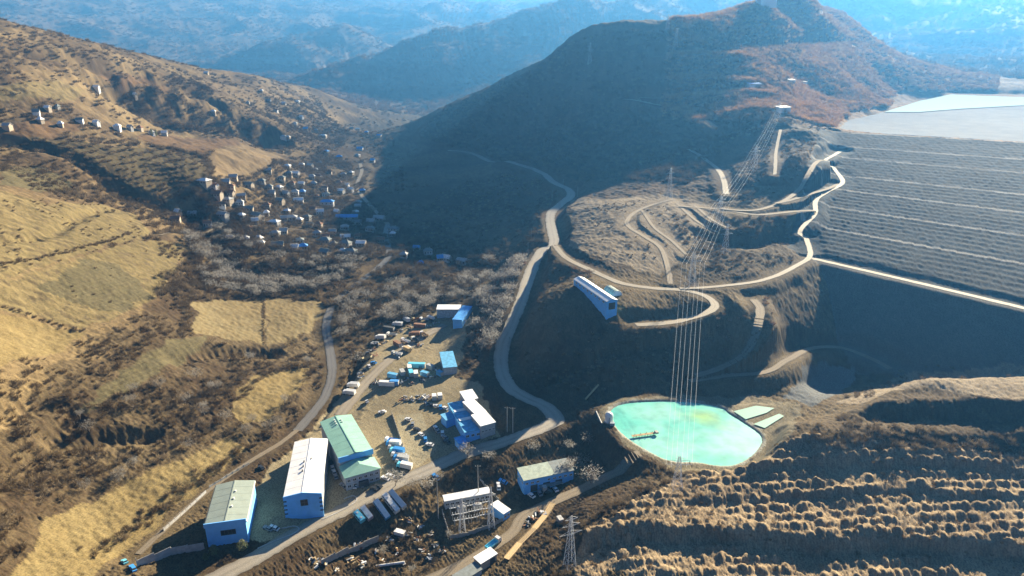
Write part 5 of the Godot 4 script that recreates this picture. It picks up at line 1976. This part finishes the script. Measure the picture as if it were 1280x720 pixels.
func traffic() -> void:
	mats.car_white = mat(0.72, 0.72, 0.72, 0.3)
	mats.car_white.clearcoat_enabled = true
	mats.car_grey = mat(0.22, 0.23, 0.24, 0.3)
	mats.car_dark = mat(0.04, 0.045, 0.05, 0.3)
	mats.car_blue = mat(0.05, 0.25, 0.6, 0.3)
	mats.car_cyan = mat(0.15, 0.55, 0.72, 0.35)
	mats.car_pink = mat(0.55, 0.42, 0.44, 0.35)
	mats.bus_blue = mat(0.12, 0.4, 0.75, 0.4)
	mats.khaki = mat(0.30, 0.26, 0.15, 0.8)
	bus(477, 638, 0.85, mats.bus_blue, mats.white_paint, 9.5, "light blue bus with white roof hatches parked below the road")
	bus(488, 631, 0.85, mats.white_paint, mats.white_paint, 10.0, "white bus next to the light blue bus below the road")
	bus(497, 626, 0.85, mats.white_paint, mats.trim, 10.0, "white bus at the end of the row under the bare tree")
	bus(449, 648, 0.85, mats.car_cyan, mats.car_cyan, 5.5, "small cyan minibus at the end of the row")
	bus(458, 643, 0.85, mats.car_pink, mats.white_paint, 6.5, "pinkish white minibus beside the cyan minibus")
	var row := "cars parked between the white hall and green factory"
	for c in [[395, 564, 0.5, "car_white"], [411, 563, 0.4, "car_grey"], [414, 580, 0.4, "car_dark"], [416, 586, 0.4, "car_white"], [418, 592, 0.4, "car_white"], [420, 597, 0.4, "car_grey"], [391, 553, 0.4, "car_blue"]]:
		car(c[0], c[1], c[2], mats[c[3]], "%s car in the shaded alley between white hall and green factory" % c[3].replace("car_", ""), row)
	car(444, 607, 0.1, mats.car_white, "white car parked in front of the factory entrance")
	car(453, 606, 0.1, mats.car_grey, "grey car parked in front of the factory entrance")
	car(468, 612, 1.0, mats.car_dark, "dark car standing by the road edge near the factory")
	car(473, 609, 1.0, mats.car_dark, "dark car behind another dark car near the factory")
	car(482, 599, 1.0, mats.car_white, "white car at the lower end of the blue machine row")
	car(488, 596, 1.0, mats.car_white, "white car below the bare tree at the yard exit")
	car(478, 516, 1.5, mats.car_white, "white car alone on the lane above the concrete pad")
	car(459, 503, 0.4, mats.car_white, "white car at the corner of the green factory")
	car(545, 536, 0.5, mats.car_white, "white car alone on the shaded blue-grey yard")
	car(547, 540, 0.5, mats.car_grey, "grey car behind the white one on shaded yard")
	car(343, 661, 1.2, mats.car_white, "white car parked at the gate of the white hall")
	car(335, 662, 1.2, mats.car_grey, "grey car parked at the gate of the white hall")
	car(156, 704, 0.8, mats.car_cyan, "cyan car parked in shade under the stone wall")
	car(166, 712, 0.8, mats.car_blue, "blue car behind the cyan car in shade")
	car(545, 597, 0.9, mats.car_blue, "blue car on the verge of the main road")
	car(327, 586, 0.8, mats.car_dark, "dark car at the back of the white hall yard")
	car(390, 553.5, 0.3, mats.car_cyan, "cyan car behind the white hall")
	var lots := [[[508, 522], [540, 560], 6, "along the concrete pad"], [[530, 505], [560, 512], 5, "behind the office wing"], [[425, 610], [470, 592], 5, "along the kerb by the green factory"], [[448, 470], [470, 452], 4, "on the sunlit yard edge"], [[552, 540], [560, 556], 3, "in the shaded yard by the kiosk"], [[620, 612], [632, 600], 2, "behind the blue workshop"], [[660, 622], [700, 612], 4, "in front of the blue workshop"]]
	var coats := ["car_white", "car_grey", "car_dark", "car_white", "car_blue"]
	var n := 0
	for lot in lots:
		for k in lot[2]:
			var t: float = (k + 0.5) / lot[2]
			var coat: String = coats[n % 5]
			n += 1
			car(lerpf(lot[0][0], lot[1][0], t), lerpf(lot[0][1], lot[1][1], t), 0.6 + 0.5 * sin(n * 2.3), mats[coat], "%s car parked %s" % [coat.replace("car_", ""), lot[3]], "cars parked " + lot[3])
	# blue machine row beside the pad
	for k in 8:
		truck(490 + k * 2.2, 553 + k * 4.6, 1.25 + 0.1 * (k % 3), [mats.car_white, mats.car_blue, mats.steel, mats.car_cyan][k % 4], [mats.car_blue, mats.white_paint, mats.steel][k % 3], k % 2, "%s truck with %s %s packed into the row beside the concrete pad" % [["white", "blue", "grey", "cyan"][k % 4], ["blue", "white", "grey"][k % 3], ["open bed", "box body"][k % 2]], "trucks packed beside the concrete pad")
	# vehicle yard: trucks, containers and scrap
	var yard := "trucks standing in the vehicle yard"
	var list := [[508, 402, 0.6, "car_white", "white_paint", 1], [497, 408, 1.3, "white_paint", "white_paint", 1], [476, 424, 1.2, "car_white", "white_paint", 1], [490, 420, 1.2, "white_paint", "steel", 0], [521, 401, 1.2, "khaki", "rust", 0], [531, 401, 1.2, "car_white", "steel", 0],
		[539, 400, 0.7, "white_paint", "white_paint", 2], [518, 420, 1.5, "rust", "rust", 1], [507, 428, 0.9, "car_white", "white_paint", 0], [519, 427, 0.6, "white_paint", "dark_steel", 0], [530, 420, 0.7, "car_white", "timber", 0], [496, 444, 1.2, "steel", "white_paint", 0],
		[508, 439, 0.8, "white_paint", "timber", 1], [459, 450, 1.4, "khaki", "khaki", 0], [442, 484, 1.3, "car_white", "white_paint", 1], [437, 493, 1.3, "car_white", "white_paint", 1]]
	for t in list:
		truck(t[0], t[1], t[2], mats[t[3]], mats[t[4]], t[5], "%s truck with %s %s on the sunlit vehicle yard" % [t[3].replace("car_", "").replace("_paint", ""), t[4].replace("_paint", "").replace("_", " "), ["open bed", "box body", "tank"][t[5]]], yard)
	for t in [[484, 482, 1.45, "white_paint", 9.0], [493, 481, 1.45, "bright_blue_roof", 5.0], [521, 459, 1.5, "car_cyan", 10.0], [512, 462, 0.2, "white_paint", 6.0], [514, 469, 0.3, "car_cyan", 5.0], [520, 470, 0.2, "white_paint", 5.0], [531, 470, 1.0, "blue_roof", 5.0], [503, 468, 0.4, "steel", 5.0], [491, 472, 1.2, "blue_roof", 6.0], [550, 469, 0.8, "blue_roof", 4.0], [538, 461, 0.9, "steel", 5.0], [550, 498, 0.2, "white_paint", 3.5], [543, 499, 0.2, "white_paint", 3.5], [497, 432, 0.7, "rust", 7.0], [525, 409, 1.4, "rust", 8.0], [486, 413, 1.2, "dark_steel", 8.0]]:
		container(t[0], t[1], t[2], mats[t[3]], Vector3(2.5, 2.6, t[4]), "%s metal container in the vehicle yard, about %d metres long" % [{"white_paint": "white", "bright_blue_roof": "bright blue", "car_cyan": "cyan", "blue_roof": "dull blue", "steel": "grey", "rust": "rusty", "dark_steel": "black"}[t[3]], int(t[4])], "containers in the vehicle yard")
	for k in 26:
		var q: Array = [[500, 478], [526, 462], [508, 474], [497, 476], [540, 472], [528, 476], [515, 480], [545, 462], [470, 430], [482, 428], [512, 410], [535, 408], [544, 404], [524, 432], [500, 446], [470, 444], [505, 500], [515, 499], [525, 498], [535, 497], [468, 480], [474, 478], [512, 436], [502, 414], [466, 438], [452, 470]][k]
		scrap(q[0], q[1], 500 + k, rng.randf_range(0.7, 1.3), "jumble of rusty beams, plates and crates in the vehicle yard", "scrap heaps in the vehicle yard")
	for k in 24:
		var q: Array = [[392, 700], [402, 706], [440, 700], [452, 706], [470, 690], [478, 700], [490, 676], [498, 690], [508, 668], [520, 676], [530, 690], [540, 668], [545, 682], [526, 660], [512, 652], [460, 676], [446, 682], [556, 690], [536, 700], [505, 706], [420, 712], [660, 655], [668, 648], [680, 640]][k]
		scrap(q[0], q[1], 700 + k, rng.randf_range(0.6, 1.15), "jumble of dumped beams, plates and crates on the junk ground", "scrap heaps on the junk ground")
	truck(617, 682, -0.75, mats.white_paint, mats.car_cyan, 0, "white lorry with cyan bed on the lower lane")
	container(700, 652, 0.4, mats.pale_wall, Vector3(2, 2, 3), "small pale box beside the timber flume")
	container(500, 668, 1.2, mats.white_paint, Vector3(2.4, 1.6, 4.5), "white tank box dumped on the junk ground")


# ---------------------------------------------------------------- power lines
func lattice(o: Node, high: float, base: float, arms: Array, m: Material, thick := 0.1) -> void:
	var st := st_new()
	var n := 7
	var at := func(k: int, c: int) -> Vector3:
		var t := float(k) / n
		var w := lerpf(base, base * 0.16, pow(t, 0.85)) * 0.5
		return Vector3(w * [-1, 1, 1, -1][c], high * t, w * [-1, -1, 1, 1][c])
	for c in 4:
		bar(st, at.call(0, c) + Vector3.DOWN * 0.8, at.call(n, c), thick, thick * 0.7, 4)
	part("leg_frame", done(st), m, o)
	st = st_new()
	for k in n:
		for c in 4:
			bar(st, at.call(k, c), at.call(k + 1, (c + 1) % 4), thick * 0.55, -1.0, 3)
			bar(st, at.call(k, (c + 1) % 4), at.call(k + 1, c), thick * 0.55, -1.0, 3)
	part("bracing", done(st), m, o)
	for a in arms:
		st = st_new()
		var y: float = high * a[0]
		var r: float = a[1]
		for s in [-1.0, 1.0]:
			bar(st, Vector3(0, y, 0.3), Vector3(s * r, y + 0.2, 0), thick * 0.7, thick * 0.4, 3)
			bar(st, Vector3(0, y, -0.3), Vector3(s * r, y + 0.2, 0), thick * 0.7, thick * 0.4, 3)
			bar(st, Vector3(0, y + 1.6, 0), Vector3(s * r, y + 0.2, 0), thick * 0.6, thick * 0.4, 3)
		var arm := part("cross_arm", done(st), m, o)
		for s in [-1.0, 1.0]:
			st = st_new()
			bar(st, Vector3(s * r, y + 0.1, 0), Vector3(s * r, y - 1.3, 0), 0.12, 0.12, 5)
			part("insulator", done(st), mats.dark_steel, arm)


func pylon(u: float, v: float, high: float, base: float, arms: Array, turn: float, label: String, m: Material = null) -> Node3D:
	var o := thing("pylon", label, "pylon", put(u, v), turn)
	lattice(o, high, base, arms, m if m else mats.galvanised)
	return o


func wire(a: Vector3, b: Vector3, sag: float, r := 0.042) -> ArrayMesh:
	var st := st_new()
	var n := 14
	var prev := a
	for k in range(1, n + 1):
		var t := float(k) / n
		var p := a.lerp(b, t) + Vector3.DOWN * sag * 4.0 * t * (1.0 - t)
		bar(st, prev, p, r, r, 3)
		prev = p
	return done(st)


func span(p: Node3D, q: Node3D, hp: Array, hq: Array, label: String, sag := 4.0) -> void:
	var o := thing("power_line_span", label, "power line", Vector3.ZERO)
	for k in hp.size():
		var a := p.transform * Vector3(hp[k][0], hp[k][1], 0)
		var b := q.transform * Vector3(hq[k][0], hq[k][1], 0)
		part("wire", wire(a, b, sag), mats.galvanised, o)


func hang(high: float, arms: Array) -> Array:
	var out := []
	for a in arms:
		for s in [-1.0, 1.0]:
			out.append([s * a[1], high * a[0] - 1.3])
	return out


func power() -> void:
	var big := [[0.66, 4.6], [0.82, 3.6], [0.94, 2.6]]
	var wide := [[0.74, 5.2], [0.86, 4.2]]
	pylon(712, 708, 22.0, 3.6, big, 0.4, "white lattice pylon standing alone beside the spoil terraces")
	var b := pylon(846, 610, 15.0, 4.0, wide, 0.0, "lattice pylon between the pond and the cleared aisle")
	var c := pylon(864, 358, 22.0, 5.0, wide, 0.1, "lattice pylon beside the hairpin road, carrying the wide line")
	var d := pylon(906, 316, 20.0, 4.0, big, 0.2, "lattice pylon in the dark hollow behind the hairpin road")
	var e := pylon(898, 282, 22.0, 5.0, wide, 0.3, "lattice pylon on the lit shelf where tracks meet")
	var f := pylon(942, 213, 22.0, 5.0, wide, 0.4, "lattice pylon halfway up the shaded ridge")
	var g := pylon(972, 150, 18.0, 5.0, wide, 0.4, "lattice pylon on the ridge crest by the white building")
	pylon(836, 248, 26.0, 4.5, big, 0.2, "tall lattice pylon on the edge of the bare spur")
	pylon(844, 62, 26.0, 5.0, big, 0.2, "distant lattice pylon on the shaded upper hill")
	pylon(834, 40, 22.0, 5.0, big, 0.2, "distant lattice pylon on the hill's skyline")
	pylon(737, 80, 28.0, 5.0, big, 0.2, "distant lattice pylon on the hill's steep shaded flank")
	var hw15 := [[-5.2, 9.8], [-3.1, 9.8], [-1.2, 11.6], [1.2, 11.6], [3.1, 9.8], [5.2, 9.8]]
	var hw22 := [[-7.2, 15.0], [-4.3, 15.0], [-1.6, 17.6], [1.6, 17.6], [4.3, 15.0], [7.2, 15.0]]
	span(b, c, hw15, hw22, "bundle of power wires crossing above the turquoise pond", 5.0)
	span(c, e, hw22, hw22, "power wires rising from the hairpin pylon to the lit shelf", 2.5)
	span(e, f, hw22, hw22, "power wires rising over the shaded lane", 3.0)
	span(f, g, hw22, [[-5, 12.0], [-3, 12.0], [-1.2, 14.2], [1.2, 14.2], [3, 12.0], [5, 12.0]], "power wires reaching the ridge crest", 2.5)
	# single poles
	for p in [[598, 623, 17.0, "tall concrete pole on the bank above the workshop"], [548, 648, 20.0, "tall concrete pole at the corner of the substation yard"], [634, 540, 14.0, "concrete pole inside the main road bend"], [641, 541, 14.0, "second concrete pole inside the main road bend"]]:
		var o := thing("utility_pole", p[3], "pole", put(p[0], p[1]))
		var st := st_new()
		bar(st, Vector3.DOWN, Vector3(0, p[2], 0), 0.24, 0.14, 8)
		part("shaft", done(st), mats.concrete, o)
		st = st_new()
		box(st, Vector3(0, p[2] - 0.6, 0), Vector3(2.4, 0.15, 0.15))
		var arm := part("cross_arm", done(st), mats.dark_steel, o)
		for s in [-1.0, 0.0, 1.0]:
			part("insulator", box_mesh(Vector3(s, p[2] - 0.35, 0), Vector3(0.14, 0.35, 0.14)), mats.white_paint, arm)
	# poles along the main road
	var k := 0
	for p in [[700, 262], [682, 292], [704, 236], [664, 300], [722, 246], [660, 318], [690, 250], [647, 345], [640, 372]]:
		k += 1
		var o := thing("utility_pole", "slim roadside pole along the climbing main road", "pole", put(p[0], p[1]), 0.0, "slim poles along the main road")
		var st := st_new()
		bar(st, Vector3.DOWN, Vector3(0, 10.0, 0), 0.2, 0.12, 6)
		part("shaft", done(st), mats.concrete, o)
		part("cross_arm", box_mesh(Vector3(0, 9.4, 0), Vector3(1.8, 0.14, 0.14)), mats.dark_steel, o)


func substation() -> void:
	var a := hit(562, 640)
	var b := hit(612, 632)
	var c := hit(570, 664)
	var x := Vector3(b.x - a.x, 0, b.z - a.z)
	var z := Vector3(c.x - a.x, 0, c.z - a.z)
	keep_clear.append(Vector3((b.x + c.x) * 0.5, (b.z + c.z) * 0.5, 13.0))
	for i in 5:
		for j in 3:
			var p := a + x * (i + 0.4) / 5.0 + z * (j + 0.3) / 3.0
			p.y = ground(p.x, p.z)
			if j == 0 and i in [1, 3]:
				var o := thing("transformer", "grey power transformer with radiator fins in the substation yard", "transformer", p, 0.3, "transformers in the substation")
				part("tank", box_mesh(Vector3(0, 1.7, 0), Vector3(2.4, 2.8, 1.8)), mats.steel, o)
				for s in [-1.0, 1.0]:
					var st := st_new()
					for k in 6:
						box(st, Vector3(s * 1.5, 1.7, -0.8 + k * 0.32), Vector3(0.6, 2.2, 0.1))
					part("radiator", done(st), mats.white_paint, o)
				for k in 3:
					var st := st_new()
					bar(st, Vector3(-0.7 + k * 0.7, 3.0, 0), Vector3(-0.7 + k * 0.7, 4.4, 0), 0.16, 0.1, 6)
					part("bushing", done(st), mats.rust, o)
				part("plinth", box_mesh(Vector3(0, 0.1, 0), Vector3(3.0, 0.5, 2.6)), mats.concrete, o)
			else:
				var o := thing("switch_stand", "steel switchgear stand with three insulators in the substation yard", "switchgear", p, 0.3, "switchgear stands in the substation")
				for s in [-1.2, 1.2]:
					part("post", box_mesh(Vector3(s, 1.4, 0), Vector3(0.25, 3.2, 0.25)), mats.concrete, o)
				part("beam", box_mesh(Vector3(0, 2.95, 0), Vector3(3.4, 0.25, 0.3)), mats.galvanised, o)
				for k in 3:
					var st := st_new()
					bar(st, Vector3(-1.2 + k * 1.2, 3.0, 0), Vector3(-1.2 + k * 1.2, 4.3, 0), 0.18, 0.14, 6)
					part("insulator", done(st), mats.white_paint, o)
	# portal masts
	for m in [[578, 666, 17.0, "lattice mast at the corner of the substation yard"], [614, 660, 20.0, "broad white lattice mast at the substation entrance"]]:
		var o := thing("lattice_mast", m[3], "mast", put(m[0], m[1]), 0.3)
		lattice(o, m[2], 2.6, [[0.8, 2.0]], mats.galvanised, 0.12)
	# yard fence: concrete posts and panels
	var fence := [[553, 642], [563, 674], [586, 669], [612, 660], [630, 650]]
	for k in fence.size() - 1:
		fence_run(fence[k], fence[k + 1], 2.0, 3.0, mats.concrete, "grey panel fence, %s side of the substation yard" % ["junk ground", "lower lane", "mast", "blue shed"][k])


func fence_run(a: Array, b: Array, high: float, step: float, m: Material, label: String, called := "fence") -> void:
	var p := put(a[0], a[1])
	var q := put(b[0], b[1])
	var o := thing(called, label, "fence" if called == "fence" else "wall", p, 0.0)
	var n := maxi(1, int(p.distance_to(q) / step))
	var turn := atan2(q.x - p.x, q.z - p.z)
	for k in n:
		var s := p.lerp(q, float(k) / n)
		var e := p.lerp(q, float(k + 1) / n)
		var mid := (s + e) * 0.5
		var y := ground(mid.x, mid.z)
		part("panel", box_mesh(Vector3.ZERO, Vector3(0.14, high, Vector2(e.x - s.x, e.z - s.z).length() - 0.16)), m, o, Transform3D(Basis(Vector3.UP, turn), Vector3(mid.x, y + high * 0.5 - 0.2, mid.z) - p))
		part("post", box_mesh(Vector3.ZERO, Vector3(0.24, high + 0.5, 0.24)), m, o, Transform3D(Basis(Vector3.UP, turn), Vector3(s.x, ground(s.x, s.z) + high * 0.5, s.z) - p))


# ---------------------------------------------------------------- walls, pipes, pond gear
func small_works() -> void:
	fence_run([172, 708], [215, 694], 3.6, 5.0, mats.pale_wall, "pale stone retaining wall below the grey-roofed hall, lower run", "retaining_wall")
	fence_run([215, 694], [256, 686], 3.6, 5.0, mats.pale_wall, "pale stone retaining wall below the grey-roofed hall, upper run", "retaining_wall")
	fence_run([402, 706], [436, 692], 3.0, 5.0, mats.concrete, "grey concrete culvert wall across the junk ground, lower run", "retaining_wall")
	fence_run([436, 692], [474, 676], 3.0, 5.0, mats.concrete, "grey concrete culvert wall across the junk ground, upper run", "retaining_wall")
	fence_run([205, 664], [258, 616], 1.6, 3.0, mats.pale_wall, "pale plank fence along the stream behind the grey-roofed hall")
	fence_run([262, 610], [312, 580], 1.4, 3.0, mats.concrete, "low fence along the stream behind the white hall")
	fence_run([600, 600], [624, 626], 1.6, 3.0, mats.concrete, "straight fence between the switch house and blue workshop")
	fence_run([490, 518], [505, 562], 1.6, 3.0, mats.concrete, "low wall on the left edge of the concrete pad")
	# white pipe on the junk ground
	for p in [[[470, 709], [506, 704], 0.5, "white_paint", "white pipe lying on the junk ground", "pipe"], [[838, 532], [838, 532], 0.0, "", "", ""], [[745, 515], [752, 530], 0.35, "steel", "steel pipe propped beside the white tank", "pipe"], [[732, 500], [748, 482], 0.5, "timber", "long timber pole on the bank above the tank", "pole"]]:
		if p[2] == 0.0:
			continue
		var a := put(p[0][0], p[0][1])
		var b := put(p[1][0], p[1][1])
		var st := st_new()
		bar(st, Vector3(0, p[2], 0), b - a + Vector3(0, p[2], 0), p[2], p[2], 10)
		solo("pipe", done(st), mats[p[3]], a, 0.0, p[4], p[5])
	# timber flume running up beside the lower lane
	var line := [put(633, 700), put(650, 680), put(668, 662), put(682, 645), put(691, 630)]
	var o := thing("timber_flume", "long yellow timber flume running up beside the lower lane", "flume", line[0])
	for k in line.size() - 1:
		var a: Vector3 = line[k] - line[0]
		var b: Vector3 = line[k + 1] - line[0]
		var d := (b - a)
		var t := atan2(d.x, d.z)
		var bs := Basis(Vector3.UP, t) * Basis(Vector3.RIGHT, -atan2(d.y, Vector2(d.x, d.z).length()))
		for s in 3:
			part("plank", box_mesh(Vector3((s - 1) * 0.75, 0.5, 0), Vector3(0.7, 0.12, d.length())), mats.timber, o, Transform3D(bs, (a + b) * 0.5))
		for s in [-1.15, 1.15]:
			part("side_board", box_mesh(Vector3(s, 0.6, 0), Vector3(0.12, 0.6, d.length())), mats.timber, o, Transform3D(bs, (a + b) * 0.5))
	# white tank beside the pond
	var tp := put(761, 527)
	o = thing("storage_tank", "white domed storage tank on the bank beside the turquoise pond", "tank", tp)
	part("shell", lathe([Vector2(2.0, -0.6), Vector2(2.0, 3.4), Vector2(1.7, 4.3), Vector2(1.0, 4.9), Vector2(0.0, 5.1)]), mats.white_paint, o)
	part("base_ring", lathe([Vector2(2.3, -0.6), Vector2(2.3, 0.35), Vector2(0.0, 0.35)]), mats.concrete, o)
	for k in 10:
		part("rung", box_mesh(Vector3(0, 0.5 + k * 0.3, 2.1), Vector3(0.5, 0.06, 0.12)), mats.dark_steel, o)
	part("pump_box", box_mesh(Vector3(1.2, 0.6, 3.2), Vector3(2.2, 1.4, 1.4)), mats.stone_wall, o)
	# jetty into the pond
	var ja := at_level(790, 545, 12.4)
	var jb := at_level(819, 541, 12.4)
	o = thing("pond_jetty", "narrow plank jetty reaching into the turquoise pond", "jetty", ja)
	var jd := jb - ja
	var jt := atan2(jd.x, jd.z)
	for k in 14:
		part("plank", box_mesh(Vector3(0, 0, (k + 0.5) / 14.0 * jd.length()), Vector3(1.5, 0.14, jd.length() / 14.0 - 0.06)), mats.timber, o, Transform3D(Basis(Vector3.UP, jt), Vector3.ZERO))
	for k in 4:
		for s in [-0.8, 0.8]:
			part("pile", box_mesh(Vector3(s, -0.6, (k + 0.6) / 4.0 * jd.length()), Vector3(0.18, 2.4, 0.18)), mats.timber, o, Transform3D(Basis(Vector3.UP, jt), Vector3.ZERO))
	part("intake_head", box_mesh(Vector3(0, 0.3, jd.length() + 0.6), Vector3(2.0, 0.8, 1.4)), mats.concrete, o, Transform3D(Basis(Vector3.UP, jt), Vector3.ZERO))
	# pale kerbs at the two yard mouths
	for kb in [[[[322, 686], [345, 676], [366, 668], [374, 662], [368, 658], [352, 661]], "pale curved kerb at the yard mouth of the grey-roofed hall"], [[[402, 650], [424, 640], [440, 631], [446, 624], [441, 620], [430, 624]], "pale curved kerb at the yard mouth of the white hall"]]:
		var pts := []
		for q in kb[0]:
			pts.append(put(q[0], q[1]))
		var line2 := spline(pts, 1.2)
		o = thing("kerb", kb[1], "kerb", pts[0])
		for k in line2.size() - 1:
			var a: Vector3 = Vector3(line2[k].x, ground(line2[k].x, line2[k].z) + 0.1, line2[k].z) - pts[0]
			var b: Vector3 = Vector3(line2[k + 1].x, ground(line2[k + 1].x, line2[k + 1].z) + 0.1, line2[k + 1].z) - pts[0]
			part("kerb_stone", box_mesh(Vector3.ZERO, Vector3(0.35, 0.45, a.distance_to(b) - 0.05)), mats.pale_wall, o, Transform3D(Basis(Vector3.UP, atan2(b.x - a.x, b.z - a.z)), (a + b) * 0.5))


# ---------------------------------------------------------------- the scene
func _ready() -> void:
	var t0 := Time.get_ticks_msec()
	# camera
	var cam := Camera3D.new()
	cam.name = "camera"
	add_child(cam)
	cam.position = Vector3(0, EYE_Y, 0)
	cam.rotation_degrees = Vector3(-TILT, 0, 0)
	cam.fov = rad_to_deg(2.0 * atan(360.0 / FPX))
	cam.near = 1.0
	cam.far = 20000.0
	# sky, haze, exposure
	var sky := ProceduralSkyMaterial.new()
	sky.sky_top_color = Color(0.30, 0.47, 0.74)
	sky.sky_horizon_color = Color(0.55, 0.75, 0.98)
	sky.sky_curve = 0.12
	sky.ground_bottom_color = Color(0.25, 0.22, 0.2)
	sky.ground_horizon_color = Color(0.5, 0.6, 0.75)
	sky.sky_energy_multiplier = 0.4
	var env := Environment.new()
	env.background_mode = Environment.BG_SKY
	env.sky = Sky.new()
	env.sky.sky_material = sky
	env.tonemap_mode = Environment.TONE_MAPPER_LINEAR
	env.tonemap_exposure = 4.4
	env.volumetric_fog_enabled = true
	env.volumetric_fog_density = 0.00012
	env.volumetric_fog_albedo = Color(0.36, 0.68, 1.0)
	env.volumetric_fog_anisotropy = 0.5
	env.sdfgi_enabled = true
	env.ssao_enabled = true
	env.ssil_enabled = true
	var we := WorldEnvironment.new()
	we.name = "environment"
	we.environment = env
	add_child(we)
	# sun: beyond the dam to the right, low
	var sun := DirectionalLight3D.new()
	sun.name = "sun"
	add_child(sun)
	var az := deg_to_rad(36.0)
	var el := deg_to_rad(20.8)
	sun.look_at_from_position(Vector3.ZERO, -Vector3(sin(az) * cos(el), sin(el), -cos(az) * cos(el)))
	sun.light_color = Color(1.0, 0.93, 0.8)
	sun.light_energy = 1.6
	sun.light_angular_distance = 0.5
	sun.shadow_enabled = true
	# thicker winter haze filling the far end of the valley and the ranges behind it
	for band in [[-550.0, -1250.0, 330.0, 0.00008], [-1250.0, -9800.0, 400.0, 0.0006]]:
		var air := FogVolume.new()
		air.name = numbered("valley_haze")
		air.shape = RenderingServer.FOG_VOLUME_SHAPE_BOX
		air.size = Vector3(16000, band[2] + 200.0, band[0] - band[1])
		var fm := FogMaterial.new()
		fm.density = band[3]
		fm.albedo = Color(0.42, 0.73, 1.0)
		air.material = fm
		air.position = Vector3(0, (band[2] - 200.0) * 0.5, (band[0] + band[1]) * 0.5)
		air.set_meta("kind", "stuff")
		air.set_meta("label", "blue winter haze over the %s valley" % ("far" if band[0] < -1000.0 else "middle"))
		air.set_meta("category", "haze")
		add_child(air)
	# noises
	rng.seed = 7
	for e in [[na, 11, 0.021, 4], [nb, 23, 0.09, 3], [nc, 37, 0.0075, 3]]:
		e[0].seed = e[1]
		e[0].frequency = e[2]
		e[0].fractal_octaves = e[3]
		e[0].noise_type = FastNoiseLite.TYPE_SIMPLEX_SMOOTH
	nridge.seed = 5
	nridge.frequency = 0.0045
	nridge.fractal_type = FastNoiseLite.FRACTAL_RIDGED
	nridge.fractal_octaves = 4
	nridge.noise_type = FastNoiseLite.TYPE_SIMPLEX_SMOOTH
	nfar.seed = 15
	nfar.frequency = 0.0016
	nfar.fractal_type = FastNoiseLite.FRACTAL_RIDGED
	nfar.fractal_octaves = 2
	nfar.fractal_gain = 0.35
	nfar.noise_type = FastNoiseLite.TYPE_SIMPLEX_SMOOTH
	make_land()
	print("land ", Time.get_ticks_msec() - t0)
	shape_land()
	print("shaped ", Time.get_ticks_msec() - t0)
	make_materials()
	paint_land()
	trace_roads()
	sink_roads()
	pads()
	mounds()
	furrow_relief()
	print("painted ", Time.get_ticks_msec() - t0)
	land_meshes(mats.land)
	print("meshes ", Time.get_ticks_msec() - t0)
	lay_roads()
	water()
	print("roads ", Time.get_ticks_msec() - t0)
	build_all()
	print("all ", Time.get_ticks_msec() - t0)
